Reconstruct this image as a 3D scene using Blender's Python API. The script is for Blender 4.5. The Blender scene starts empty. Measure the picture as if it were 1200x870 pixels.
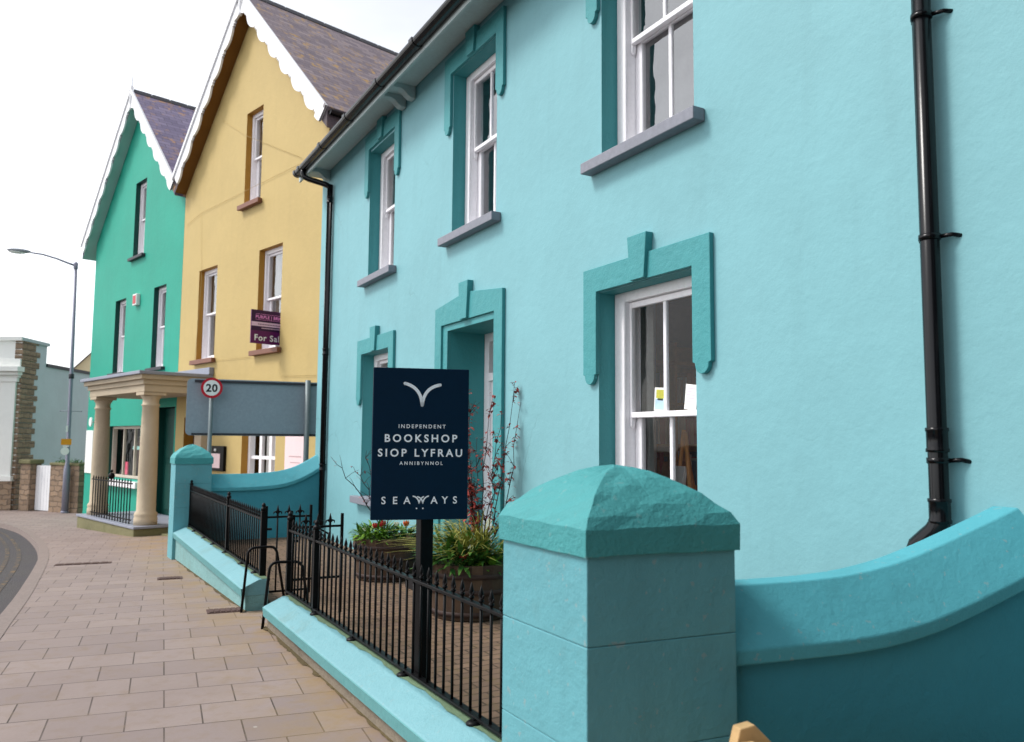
import bpy, bmesh, math, random
from mathutils import Matrix, Vector
random.seed(7)
S = bpy.context.scene
COL = S.collection
R = math.radians
PI = math.pi

# ------------------------------------------------------------------ mesh builder
class M:
    def __init__(self):
        self.v = []; self.f = []; self.uv = {}; self.sm = set()
    def quad(self, *p, uv=None, smooth=False):
        i = len(self.v); self.v += [tuple(q) for q in p]
        self.f.append(tuple(range(i, i + len(p))))
        if uv: self.uv[len(self.f) - 1] = uv
        if smooth: self.sm.add(len(self.f) - 1)
    def box(self, x0, x1, y0, y1, z0, z1):
        i = len(self.v)
        self.v += [(x, y, z) for z in (z0, z1) for y in (y0, y1) for x in (x0, x1)]
        for q in ((0, 2, 3, 1), (4, 5, 7, 6), (0, 1, 5, 4), (2, 6, 7, 3), (0, 4, 6, 2), (1, 3, 7, 5)):
            self.f.append(tuple(i + k for k in q))
        return self
    def prism(self, poly, fn, a, b):
        """poly: 2-D outline; fn(p, t) -> 3-D point; extruded from t=a to t=b"""
        i = len(self.v); n = len(poly)
        self.v += [fn(p, a) for p in poly] + [fn(p, b) for p in poly]
        self.f.append(tuple(range(i, i + n))[::-1]); self.f.append(tuple(range(i + n, i + 2 * n)))
        for k in range(n):
            l = (k + 1) % n
            self.f.append((i + k, i + l, i + n + l, i + n + k))
        return self
    def tube(self, path, r, seg=8, cap=True, smooth=True):
        path = [Vector(p) for p in path]; n = len(path)
        rr = r if isinstance(r, (list, tuple)) else [r] * n
        i0 = len(self.v); ref = None
        for k in range(n):
            d = (path[min(k + 1, n - 1)] - path[max(k - 1, 0)])
            if d.length < 1e-9: d = Vector((0, 0, 1))
            d.normalize()
            if ref is None:
                ref = Vector((0, 0, 1)) if abs(d.z) < .9 else Vector((1, 0, 0))
            a = (ref - d * ref.dot(d))
            if a.length < 1e-6: a = d.orthogonal()
            a.normalize(); ref = a; b = d.cross(a)
            for s in range(seg):
                t = 2 * PI * s / seg
                self.v.append(tuple(path[k] + (a * math.cos(t) + b * math.sin(t)) * rr[k]))
        for k in range(n - 1):
            for s in range(seg):
                s2 = (s + 1) % seg
                self.f.append((i0 + k * seg + s, i0 + k * seg + s2, i0 + (k + 1) * seg + s2, i0 + (k + 1) * seg + s))
                if smooth: self.sm.add(len(self.f) - 1)
        if cap:
            self.f.append(tuple(i0 + s for s in range(seg))[::-1])
            self.f.append(tuple(i0 + (n - 1) * seg + s for s in range(seg)))
        return self
    def lathe(self, cx, cy, prof, seg=24, smooth=True, cap=True):
        i0 = len(self.v)
        for (r, z) in prof:
            for s in range(seg):
                t = 2 * PI * s / seg
                self.v.append((cx + r * math.cos(t), cy + r * math.sin(t), z))
        for k in range(len(prof) - 1):
            for s in range(seg):
                s2 = (s + 1) % seg
                self.f.append((i0 + k * seg + s, i0 + k * seg + s2, i0 + (k + 1) * seg + s2, i0 + (k + 1) * seg + s))
                self.uv[len(self.f) - 1] = [(s / seg, prof[k][1]), ((s + 1) / seg, prof[k][1]), ((s + 1) / seg, prof[k + 1][1]), (s / seg, prof[k + 1][1])]
                if smooth: self.sm.add(len(self.f) - 1)
        if cap:
            self.f.append(tuple(i0 + s for s in range(seg))[::-1])
            self.f.append(tuple(i0 + (len(prof) - 1) * seg + s for s in range(seg)))
        return self
    def ball(self, c, r, seg=10, sc=(1, 1, 1)):
        prof = []
        i0 = len(self.v); nr = max(4, seg // 2)
        for k in range(nr + 1):
            p = PI * k / nr
            for s in range(seg):
                t = 2 * PI * s / seg
                self.v.append((c[0] + r * sc[0] * math.sin(p) * math.cos(t), c[1] + r * sc[1] * math.sin(p) * math.sin(t), c[2] - r * sc[2] * math.cos(p)))
        for k in range(nr):
            for s in range(seg):
                s2 = (s + 1) % seg
                self.f.append((i0 + k * seg + s, i0 + k * seg + s2, i0 + (k + 1) * seg + s2, i0 + (k + 1) * seg + s)); self.sm.add(len(self.f) - 1)
        return self
    def add(self, o):
        i = len(self.v); j = len(self.f)
        self.v += o.v; self.f += [tuple(i + k for k in f) for f in o.f]
        for k, u in o.uv.items(): self.uv[j + k] = u
        self.sm |= {j + k for k in o.sm}
        return self

W = {}
I4 = Matrix.Identity(4)
FR = [I4]
HF = Matrix.Rotation(R(14.5), 4, 'Z')                 # frame of the two gabled houses

def root_of(o):
    while o.parent: o = o.parent
    return o
def finish(o, cat=None, label=None, group=None, kind=None):
    if label: o['label'] = label
    if cat: o['category'] = cat
    if group: o['group'] = group
    if kind: o['kind'] = kind
    return o
def thing(name, label, cat, loc, group=None, rz=0.0, kind='thing'):
    o = bpy.data.objects.new(name, None); COL.objects.link(o)
    p = FR[-1] @ Vector(loc)
    base_rz = FR[-1].to_euler().z
    o.location = p; o.rotation_euler = (0, 0, base_rz + rz)
    o.empty_display_size = .2
    W[o] = Matrix.Translation(p) @ Matrix.Rotation(base_rz + rz, 4, 'Z')
    return finish(o, cat, label, group, kind)
def obj(name, m, mat, parent=None, bevel=0, seg=2, loc=None, label=None, cat=None, group=None, kind=None, weld=True, subsurf=0, autosmooth=False):
    """one mesh object; its points are given in the current frame"""
    if parent is not None:
        base = W[root_of(parent)] if root_of(parent) in W else I4
    else:
        base = Matrix.Translation(FR[-1] @ Vector(loc)) if loc is not None else I4
    X = base.inverted() @ FR[-1]
    me = bpy.data.meshes.new(name)
    me.from_pydata([tuple(X @ Vector(p)) for p in m.v], [], m.f)
    if m.uv:
        uvl = me.uv_layers.new(name='UVMap')
        for fi, us in m.uv.items():
            poly = me.polygons[fi]
            for li, u in zip(poly.loop_indices, us): uvl.data[li].uv = u
    for fi in m.sm: me.polygons[fi].use_smooth = True
    mats = mat if isinstance(mat, (list, tuple)) else [mat]
    for mm in mats: me.materials.append(mm)
    if weld:
        bm = bmesh.new(); bm.from_mesh(me)
        bmesh.ops.remove_doubles(bm, verts=bm.verts, dist=.0004)
        bmesh.ops.recalc_face_normals(bm, faces=bm.faces)
        bm.to_mesh(me); bm.free()
    me.update()
    o = bpy.data.objects.new(name, me); COL.objects.link(o)
    if parent is not None: o.parent = parent
    else:
        o.matrix_world = base
        W[o] = base
    if bevel:
        b = o.modifiers.new('bevel', 'BEVEL'); b.width = bevel; b.segments = seg; b.limit_method = 'ANGLE'; b.angle_limit = R(35)
    if subsurf:
        b = o.modifiers.new('sub', 'SUBSURF'); b.levels = b.render_levels = subsurf; b.subdivision_type = 'SIMPLE'
    return finish(o, cat, label, group, kind)
def dup(o, parent=None, loc=None, **kw):
    c = o.copy(); COL.objects.link(c)
    if parent is not None: c.parent = parent
    if loc is not None: c.location = loc
    for ch in list(o.children): dup(ch, c)
    for k, v in kw.items(): c[k] = v
    return c

# ------------------------------------------------------------------ materials
def srgb(*c):
    return tuple(((x / 255) / 12.92 if x / 255 <= .04045 else ((x / 255 + .055) / 1.055) ** 2.4) for x in c)
class N:
    def __init__(self, name):
        self.m = bpy.data.materials.new(name); self.m.use_nodes = True
        self.t = self.m.node_tree; self.t.nodes.clear()
        self.out = self.t.nodes.new('ShaderNodeOutputMaterial')
    def n(self, typ, **kw):
        x = self.t.nodes.new('ShaderNode' + typ)
        for k, v in kw.items():
            if k.startswith('i_'):
                key = k[2:].replace('_', ' ')
                x.inputs[key].default_value = v
            else: setattr(x, k, v)
        return x
    def l(self, a, b): self.t.links.new(a, b)
    def noise(self, scale, detail=4, rough=.55, vec=None, dist=0):
        x = self.n('TexNoise'); x.inputs['Scale'].default_value = scale; x.inputs['Detail'].default_value = detail
        x.inputs['Roughness'].default_value = rough; x.inputs['Distortion'].default_value = dist
        if vec is not None: self.l(vec, x.inputs['Vector'])
        return x.outputs['Fac']
    def ramp(self, fac, stops):
        x = self.n('ValToRGB'); e = x.color_ramp.elements
        while len(e) < len(stops): e.new(.5)
        for k, (p, c) in enumerate(stops):
            e[k].position = p; e[k].color = (c, c, c, 1) if isinstance(c, (int, float)) else (*c, 1)
        self.l(fac, x.inputs['Fac']); return x.outputs['Color']
    def mix(self, fac, a, b, mode='MIX'):
        x = self.n('Mix', data_type='RGBA', blend_type=mode)
        for idx, val in ((0, fac), (6, a), (7, b)):
            if hasattr(val, 'node'): self.l(val, x.inputs[idx])
            elif idx == 0: x.inputs[0].default_value = val
            else: x.inputs[idx].default_value = (*val, 1)
        return x.outputs[2]
    def math(self, op, a, b=0.0):
        x = self.n('Math', operation=op)
        for k, val in enumerate((a, b)):
            if hasattr(val, 'node'): self.l(val, x.inputs[k])
            else: x.inputs[k].default_value = val
        return x.outputs[0]
    def pos(self, scale=(1, 1, 1)):
        g = self.n('NewGeometry'); mp = self.n('Mapping'); mp.inputs['Scale'].default_value = scale
        self.l(g.outputs['Position'], mp.inputs['Vector']); return mp.outputs['Vector']
    def uv(self):
        return self.n('UVMap').outputs['UV']
    def bump(self, h, strength, dist=.01, normal=None):
        x = self.n('Bump'); x.inputs['Strength'].default_value = strength; x.inputs['Distance'].default_value = dist
        self.l(h, x.inputs['Height'])
        if normal is not None: self.l(normal, x.inputs['Normal'])
        return x.outputs['Normal']
    def bsdf(self, color, rough=.6, normal=None, metal=0, spec=.5):
        x = self.n('BsdfPrincipled')
        for key, val in (('Base Color', color), ('Roughness', rough)):
            if hasattr(val, 'node'): self.l(val, x.inputs[key])
            else: x.inputs[key].default_value = (*val, 1) if key == 'Base Color' else val
        x.inputs['Metallic'].default_value = metal
        x.inputs['Specular IOR Level'].default_value = spec
        if normal is not None: self.l(normal, x.inputs['Normal'])
        self.l(x.outputs[0], self.out.inputs['Surface'])
        return x

def mul(c, k): return tuple(min(1, x * k) for x in c)
def painted(name, c, bump=.35, var=.10, rough=.62, streak=.0, dirt=None, coarse=4.0, chips=0.0, spec=.35, cracks=False):
    """brush-painted render over rough plaster"""
    n = N(name); p = n.pos()
    big = n.noise(.9, 3, .6, p); mid = n.noise(7, 5, .6, p); fine = n.noise(70, 6, .7, p); lump = n.noise(coarse * 4, 4, .6, p)
    col = n.mix(n.ramp(big, [(.3, 0), (.7, 1)]), mul(c, 1 - var), mul(c, 1 + var * .6))
    col = n.mix(n.math('MULTIPLY', n.ramp(mid, [(.45, 0), (.75, 1)]), .25), col, mul(c, 1.12))
    if streak:
        st = n.noise(1, 5, .6, n.pos((6, 6, .5)))
        col = n.mix(n.math('MULTIPLY', n.ramp(st, [(.55, 0), (.8, 1)]), streak), col, mul(c, .62))
    if dirt:
        d = n.noise(2.3, 6, .65, p)
        col = n.mix(n.math('MULTIPLY', n.ramp(d, [(.55, 0), (.74, 1)]), .55), col, dirt)
    if chips:
        ch = n.noise(34, 3, .5, p)
        col = n.mix(n.math('MULTIPLY', n.ramp(ch, [(.665, 0), (.69, 1)]), chips), col, (.34, .33, .30))
    h = n.math('ADD', n.math('MULTIPLY', lump, .8), n.math('ADD', n.math('MULTIPLY', mid, 1.2), n.math('MULTIPLY', fine, .35)))
    if cracks:
        vo = n.n('TexVoronoi', feature='DISTANCE_TO_EDGE'); vo.inputs['Scale'].default_value = .55
        ns = n.n('TexNoise'); ns.inputs['Scale'].default_value = 2.2; ns.inputs['Detail'].default_value = 6; n.l(p, ns.inputs['Vector'])
        sc = n.n('VectorMath', operation='SCALE'); sc.inputs['Scale'].default_value = .55; n.l(ns.outputs['Color'], sc.inputs[0])
        ad = n.n('VectorMath', operation='ADD'); n.l(p, ad.inputs[0]); n.l(sc.outputs[0], ad.inputs[1]); n.l(ad.outputs[0], vo.inputs['Vector'])
        ck = n.math('MULTIPLY', n.ramp(vo.outputs['Distance'], [(0, 1), (.008, 0)]), n.ramp(n.noise(.8, 3, .6, p), [(.5, 0), (.62, 1)]))
        col = n.mix(n.math('MULTIPLY', ck, .5), col, mul(c, .55)); h = n.math('SUBTRACT', h, n.math('MULTIPLY', ck, .6))
    n.bsdf(col, rough, n.bump(h, bump, .02), spec=spec)
    return n.m
def plain(name, c, rough=.5, var=.08, bump=.08, metal=0, scale=25, spec=.4):
    n = N(name); p = n.pos()
    f = n.noise(scale, 5, .6, p); g = n.noise(scale / 8, 3, .5, p)
    col = n.mix(n.ramp(f, [(.35, 0), (.7, 1)]), mul(c, 1 - var), mul(c, 1 + var))
    col = n.mix(n.math('MULTIPLY', n.ramp(g, [(.4, 0), (.7, 1)]), .4), col, mul(c, 1 - var))
    n.bsdf(col, rough, n.bump(f, bump, .005), metal, spec)
    return n.m
def brick(name, c1, c2, mortar, w, h, gap, bump=.6, rough=.8, offset=.5, noise_amt=.5, dirt=None, lichen=None, squash=0, wob=0.0, mossx=None, spots=False):
    n = N(name); uv = n.uv(); p = n.pos()
    vec = uv
    if wob:
        ns = n.n('TexNoise'); ns.inputs['Scale'].default_value = 5; n.l(p, ns.inputs['Vector'])
        sc = n.n('VectorMath', operation='SCALE'); sc.inputs['Scale'].default_value = wob; n.l(ns.outputs['Color'], sc.inputs[0])
        ad = n.n('VectorMath', operation='ADD'); n.l(uv, ad.inputs[0]); n.l(sc.outputs[0], ad.inputs[1]); vec = ad.outputs[0]
    b = n.n('TexBrick', offset=offset, squash=1.0)
    for key, val in (('Scale', 1), ('Mortar Size', gap), ('Brick Width', w), ('Row Height', h), ('Mortar Smooth', .25), ('Bias', 0.0)): b.inputs[key].default_value = val
    b.inputs['Color1'].default_value = (*c1, 1); b.inputs['Color2'].default_value = (*c2, 1); b.inputs['Mortar'].default_value = (*mortar, 1)
    n.l(vec, b.inputs['Vector'])
    f = n.noise(45, 6, .7, p); g = n.noise(1.7, 5, .6, p); s = n.noise(11, 4, .6, p)
    col = n.mix(n.math('MULTIPLY', n.ramp(f, [(.3, 0), (.7, 1)]), noise_amt), b.outputs['Color'], mul(c1, .68), 'MIX')
    col = n.mix(n.math('MULTIPLY', n.ramp(g, [(.4, 0), (.72, 1)]), .35), col, mul(c2, 1.15))
    if dirt: col = n.mix(n.math('MULTIPLY', n.ramp(s, [(.5, 0), (.72, 1)]), .5), col, dirt)
    if spots:
        for (sc_, thr, amt, cc_) in ((3.1, .035, .6, (.42, .40, .38)), (2.3, .05, .55, (.07, .06, .055)), (1.1, .06, .35, (.10, .085, .075))):
            vo = n.n('TexVoronoi'); vo.inputs['Scale'].default_value = sc_; n.l(p, vo.inputs['Vector'])
            ns = n.noise(30, 3, .6, p)
            dd = n.math('ADD', vo.outputs['Distance'], n.math('MULTIPLY', n.math('SUBTRACT', ns, .5), .08))
            cs = n.n('SeparateXYZ'); n.l(vo.outputs['Color'], cs.inputs[0])
            mk = n.math('MULTIPLY', n.ramp(dd, [(thr * .7, 1), (thr, 0)]), n.ramp(cs.outputs[0], [(.55, 0), (.56, 1)]))
            col = n.mix(n.math('MULTIPLY', mk, amt), col, cc_)
        st = n.ramp(n.noise(.55, 6, .68, p), [(.48, 0), (.68, 1)]); col = n.mix(n.math('MULTIPLY', st, .35), col, srgb(116, 100, 94))
    if mossx:
        sx_ = n.n('SeparateXYZ'); n.l(p, sx_.inputs[0])
        mk = n.math('MULTIPLY', n.ramp(n.math('MULTIPLY', n.math('SUBTRACT', sx_.outputs[0], mossx[0]), 1 / (mossx[1] - mossx[0])), [(0, 0), (1, 1)]), n.ramp(n.noise(3.2, 5, .65, p), [(.36, 0), (.62, 1)]))
        col = n.mix(n.math('MULTIPLY', mk, .75), col, srgb(142, 118, 76))
    if lichen:
        L = n.math('MULTIPLY', n.ramp(n.noise(6.5, 4, .6, p), [(.555, 0), (.64, 1)]), n.ramp(n.noise(1.2, 2, .5, p), [(.36, 0), (.56, 1)]))
        col = n.mix(n.math('MULTIPLY', L, .85), col, lichen)
    h_ = n.math('ADD', n.math('MULTIPLY', b.outputs['Fac'], -1.0), n.math('MULTIPLY', f, .25))
    n.bsdf(col, rough, n.bump(h_, bump, .012), spec=.3)
    return n.m
def glass(name, ior=1.6, tint=(1, 1, 1)):
    n = N(name)
    lw = n.n('LayerWeight'); lw.inputs['Blend'].default_value = .5
    r0 = ((ior - 1) / (ior + 1)) ** 2
    frs = n.math('ADD', n.math('MULTIPLY', n.math('POWER', lw.outputs['Facing'], 5.0), 1 - r0), r0)
    wob = n.noise(2.2, 2, .5, n.pos()); nb = n.bump(wob, .16, .05)
    g = n.n('BsdfGlossy'); g.inputs['Roughness'].default_value = .01; n.l(nb, g.inputs['Normal'])
    tr = n.n('BsdfTransparent'); tr.inputs['Color'].default_value = (*tint, 1)
    mx = n.n('MixShader'); n.l(frs, mx.inputs[0]); n.l(tr.outputs[0], mx.inputs[1]); n.l(g.outputs[0], mx.inputs[2])
    n.l(mx.outputs[0], n.out.inputs['Surface'])
    return n.m
def leafmat(name, a, b, rough=.5):
    n = N(name); oi = n.noise(9, 3, .6, n.pos())
    x = n.bsdf(n.mix(n.ramp(oi, [(.35, 0), (.65, 1)]), a, b), rough, spec=.3)
    return n.m

C_BLUE = srgb(119, 171, 178)
C_TRIM = srgb(64, 143, 147)
m_blue = painted('pale_blue_render', C_BLUE, .17, .07, .6, streak=.20, cracks=True)
m_blue2 = painted('pale_blue_masonry', srgb(94, 157, 166), .32, .09, .6, streak=.3, chips=.35, dirt=srgb(92, 138, 140))
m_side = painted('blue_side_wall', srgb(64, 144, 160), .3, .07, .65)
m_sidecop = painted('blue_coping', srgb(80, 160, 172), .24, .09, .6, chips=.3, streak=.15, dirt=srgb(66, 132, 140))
m_trim = painted('teal_trim_paint', C_TRIM, .35, .06, .55)
m_cap = painted('teal_cap_paint', srgb(66, 146, 148), .36, .10, .65, coarse=11, chips=.15)
m_cop = painted('pale_blue_coping', srgb(110, 158, 165), .4, .08, .55, chips=.2, streak=.25, dirt=srgb(104, 134, 128))
m_grime = painted('green_grime_strip', srgb(98, 120, 92), .5, .35, .75, streak=.5, dirt=srgb(92, 80, 44))
m_yellow = painted('ochre_render', srgb(189, 165, 108), .2, .06, .7, streak=.14)
m_yshade = painted('shaded_ochre_reveal', srgb(172, 126, 48), .2, .06, .6)  # wall ochre with the shade of the window and door reveals in its colour
m_green = painted('green_render', srgb(27, 154, 131), .2, .07, .65, streak=.26)
m_greend = painted('dark_green_paint', srgb(8, 70, 62), .2, .1, .5)
m_ysoffit = painted('shaded_ochre_soffit', srgb(116, 76, 22), .2, .06, .7)  # yellow soffit paint, darkened further for the shade under the roof overhang
m_grnsoffit = painted('greygreen_soffit', srgb(158, 200, 192), .2, .06, .6)
m_white = plain('white_gloss_paint', srgb(246, 243, 246), .38, .04, .06)
m_barge = plain('white_bargeboard_paint', srgb(238, 238, 240), .5, .04, .08)
m_iron = plain('black_iron_paint', (.0035, .0032, .0036), .42, .2, .15, spec=.14, scale=60)
m_gutter = plain('black_gutter_paint', (.003, .003, .004), .22, .15, .03, spec=.26)
m_sill = plain('grey_slate_sill', srgb(128, 130, 140), .6, .1, .15)
m_soffit = plain('grey_soffit_paint', srgb(176, 190, 190), .6, .06, .1)
m_brownsill = plain('brown_sill_paint', srgb(128, 86, 70), .6, .1, .1)
m_dark = plain('dark_room', (.018, .016, .015), .9, .2, 0)
m_room = plain('dim_shop_wall', srgb(166, 130, 100), .9, .1, 0)
m_room2 = plain('grey_room_wall', srgb(120, 122, 130), .9, .1, 0)
m_curtain = plain('grey_curtain_cloth', srgb(150, 150, 146), .9, .1, .1)
m_glass = glass('window_glass', 1.42)
m_glassup = glass('old_window_glass', 3.0)
m_navy = plain('navy_sign_paint', srgb(3, 34, 56), .5, .06, .03, spec=.14)
m_letter = plain('white_lettering', srgb(246, 249, 253), .5, .02, 0)
m_signgrey = plain('grey_aluminium_sheet', srgb(150, 162, 172), .45, .07, .05, metal=.2)
m_pole = plain('grey_galvanised_post', srgb(118, 128, 130), .5, .1, .08, metal=.3)
m_lamp = plain('grey_lamp_paint', srgb(140, 140, 156), .5, .1, .06, metal=.2)
m_red = plain('red_sign_paint', srgb(190, 18, 40), .45, .04, 0)
m_black = plain('black_vinyl', (.01, .01, .012), .5, .05, 0)
m_purple = plain('purple_board', srgb(96, 14, 92), .45, .06, 0)
m_dpurple = plain('dark_purple_board', srgb(50, 10, 66), .45, .06, 0)
m_pinkstrip = plain('pale_pink_strip', srgb(226, 196, 226), .5, .03, 0)
m_pink = plain('pale_pink_poster', srgb(240, 212, 214), .6, .03, 0)
m_magenta = plain('magenta_lettering', srgb(240, 150, 226), .5, .02, 0)
m_stone = painted('sandstone', srgb(188, 172, 148), .5, .12, .8, streak=.2)
m_moss = painted('mossy_concrete', srgb(120, 116, 84), .7, .15, .85, dirt=srgb(70, 78, 30))
m_lead = plain('lead_sheet', srgb(140, 144, 158), .5, .1, .15)
m_cream = painted('cream_stucco', srgb(236, 236, 232), .2, .05, .7, streak=.15)
m_greywall = painted('grey_render', srgb(188, 198, 204), .25, .06, .8, streak=.1)
m_slatedark = plain('dark_coping_slate', srgb(56, 56, 62), .6, .15, .15)
m_rubble = brick('rubble_stone', srgb(166, 142, 120), srgb(124, 106, 90), srgb(100, 88, 78), .34, .15, .018, .9, .85, wob=.16, dirt=srgb(160, 130, 96))
m_slate = brick('purple_roof_slate', srgb(150, 136, 138), srgb(104, 94, 104), srgb(64, 56, 62), .30, .125, .006, .9, .7, noise_amt=.45, lichen=srgb(178, 142, 78))
m_slate2 = brick('violet_roof_slate', srgb(136, 126, 150), srgb(104, 96, 122), srgb(62, 58, 76), .32, .16, .008, .9, .65, noise_amt=.35, lichen=srgb(176, 136, 92))
m_pave = brick('paving_slabs', srgb(145, 130, 124), srgb(130, 116, 112), srgb(66, 57, 51), .365, .325, .0045, .35, .85, noise_amt=.22, dirt=srgb(128, 110, 92), mossx=(.75, 1.5), spots=True)
m_setts = brick('garden_setts', srgb(128, 103, 84), srgb(104, 84, 70), srgb(52, 42, 30), .2, .1, .008, .5, .85, noise_amt=.4, dirt=srgb(104, 88, 50))
m_wood = plain('pale_bench_timber', srgb(206, 170, 120), .6, .14, .2, scale=14)
m_easel = plain('pine_timber', srgb(220, 156, 92), .6, .12, .1)
m_soil = plain('dark_compost', (.03, .022, .015), .95, .3, .6, scale=40)
m_hoop = plain('rusty_hoop', srgb(62, 44, 38), .7, .2, .2)
m_leaf = leafmat('bright_leaf', srgb(66, 110, 30), srgb(112, 150, 44))
m_leafd = leafmat('deep_leaf', srgb(40, 84, 36), srgb(84, 124, 46))
m_blade = leafmat('grass_blade', srgb(122, 128, 44), srgb(176, 164, 88))
m_redleaf = leafmat('dark_red_leaf', srgb(122, 38, 36), srgb(178, 78, 66))
m_twig = plain('dark_twig_bark', srgb(52, 38, 40), .8, .2, .3)
m_flred = plain('red_petal', srgb(176, 16, 36), .5, .1, 0)
m_flwhite = plain('white_petal', srgb(238, 236, 214), .5, .05, 0)
m_florange = plain('orange_petal', srgb(214, 92, 26), .5, .1, 0)
m_mint = plain('mint_shelf', srgb(150, 210, 200), .6, .05, 0)
m_card = plain('white_card', srgb(236, 236, 232), .6, .03, 0)
m_rose = plain('rose_pink_card', srgb(226, 90, 120), .6, .05, 0)
m_orange = plain('orange_sticker', srgb(226, 150, 30), .6, .06, 0)
m_book = plain('book_cover_blue', srgb(90, 124, 156), .6, .1, 0)
m_book2 = plain('book_cover_tan', srgb(208, 150, 110), .6, .1, 0)
m_book3 = plain('book_cover_red', srgb(196, 84, 74), .6, .1, 0)
m_ygr = plain('yellow_flower_print', srgb(190, 186, 40), .6, .2, 0)
m_pblue = plain('pale_blue_print', srgb(176, 206, 226), .6, .1, 0)
m_kerb = plain('concrete_kerb', srgb(128, 114, 108), .85, .12, .3)
m_grate = plain('rusty_drain_cover', srgb(84, 62, 56), .8, .2, .3)

def mk_barrel():
    n = N('weathered_oak_staves'); uv = n.uv()
    sp = n.n('SeparateXYZ'); n.l(uv, sp.inputs[0])
    idx = n.math('FLOOR', n.math('MULTIPLY', sp.outputs[0], 28.0))
    wn = n.n('TexWhiteNoise', noise_dimensions='1D'); n.l(idx, wn.inputs['W'])
    grain = n.noise(1, 6, .65, n.pos((60, 60, 5)))
    col = n.mix(wn.outputs['Value'], srgb(76, 60, 50), srgb(108, 86, 68))
    col = n.mix(n.math('MULTIPLY', grain, .6), col, srgb(58, 46, 40))
    n.bsdf(col, .8, n.bump(grain, .5, .01), spec=.2)
    return n.m
m_barrel = mk_barrel()
def mk_asphalt():
    n = N('worn_asphalt'); p = n.pos()
    f = n.noise(90, 4, .7, p); g = n.noise(.8, 4, .6, p)
    col = n.mix(n.ramp(f, [(.3, 0), (.7, 1)]), (.036, .031, .032), (.075, .066, .065))
    col = n.mix(n.math('MULTIPLY', n.ramp(g, [(.4, 0), (.65, 1)]), .5), col, (.046, .04, .05))
    n.bsdf(col, .78, n.bump(f, .5, .01), spec=.35)
    return n.m
m_asphalt = mk_asphalt()
def mk_yline():
    n = N('worn_yellow_line'); p = n.pos()
    f = n.noise(9, 6, .7, p)
    col = n.mix(n.ramp(f, [(.50, 0), (.72, 1)]), (.055, .048, .046), srgb(132, 104, 62))
    n.bsdf(col, .8, spec=.3)
    return n.m
m_yline = mk_yline()
def mk_wallbase():
    # the street wall: lower band is bare, dirty masonry below the paint
    return painted('street_wall_paint', srgb(118, 160, 160), .7, .12, .75, streak=.3, dirt=srgb(104, 112, 92), chips=.4)
m_streetwall = mk_wallbase()
m_darkbrick = painted('dark_slate_render', srgb(48, 58, 64), .3, .1, .85)  # kept dark so the added houses bounce little light
m_bare = painted('bare_dirty_concrete', srgb(122, 112, 98), .8, .2, .9, dirt=srgb(70, 62, 44), streak=.3)
m_copedge = painted('teal_coping_edge', srgb(88, 146, 148), .35, .08, .6, streak=.2)
m_debris = painted('mossy_dirt', srgb(86, 74, 48), 1.0, .25, .95, dirt=srgb(60, 58, 30))

# ------------------------------------------------------------------ ground
GP = [(-100, .16), (6.5, .16), (12, -.04), (17.5, -.28), (24, -.48), (32, -.62), (60, -.9), (400, -2.0)]
def interp(P, y):
    if y <= P[0][0]: return P[0][1]
    for (a, b), (c, d) in zip(P, P[1:]):
        if y <= c: return b + (d - b) * (y - a) / (c - a)
    return P[-1][1]
def G(y): return interp(GP, y)
KX = [(-30, -2.6), (0, -.74), (3, -.53), (5, -.40), (7.5, -.275), (9.2, -.165), (11.6, -.07), (13.0, -.035), (14.2, -.035), (15.6, -.07), (17.2, -.155), (19, -.31), (20.8, -.525), (22.4, -.83), (23.8, -1.2), (24.8, -1.75), (25.6, -2.6), (26.2, -3.6), (27.2, -6), (28.6, -10), (30, -15)]
def kx(y):
    # smooth the polyline
    return sum(interp(KX, y + d) for d in (-.6, -.3, 0, .3, .6)) / 5 if y < 24 else interp(KX, y)
rowd = (math.sin(R(99)), math.cos(R(99))); cold = (math.sin(R(6)), math.cos(R(6)))
det = rowd[0] * cold[1] - cold[0] * rowd[1]
def puv(x, y):
    x -= .386; y -= 4.833
    return ((x * cold[1] - y * cold[0]) / det, (rowd[0] * y - rowd[1] * x) / det)
ys = [-30, -8] + [-6 + .75 * k for k in range(49)] + [31, 34, 40, 60]
ys = sorted(set(round(y, 3) for y in ys))
m = M()
for y0, y1 in zip(ys, ys[1:]):
    def row(y): return [kx(y) if y <= 30 else -15] + [0.0 if kx(y) < -.001 else kx(y) + .05, .7, 1.5, 3.0, 6.0, 14.0]
    a, b = row(y0), row(y1)
    for k in range(6):
        P = [(a[k], y0, G(y0)), (a[k + 1], y0, G(y0)), (b[k + 1], y1, G(y1)), (b[k], y1, G(y1))]
        m.quad(*P, uv=[puv(p[0], p[1]) for p in P])
obj('pavement', m, m_pave, kind='structure')
m = M()
ry = [-60, -30, -10, 0, 6.5, 9, 12, 15, 17.5, 20, 24, 28, 32, 45, 60, 120, 400]
for y0, y1 in zip(ry, ry[1:]):
    for x0, x1 in ((-300, -40), (-40, -8), (-8, 3), (3, 40), (40, 300)):
        m.quad((x0, y0, G(y0) - .1), (x1, y0, G(y0) - .1), (x1, y1, G(y1) - .1), (x0, y1, G(y1) - .1))
obj('road', m, m_asphalt, kind='structure')
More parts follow.
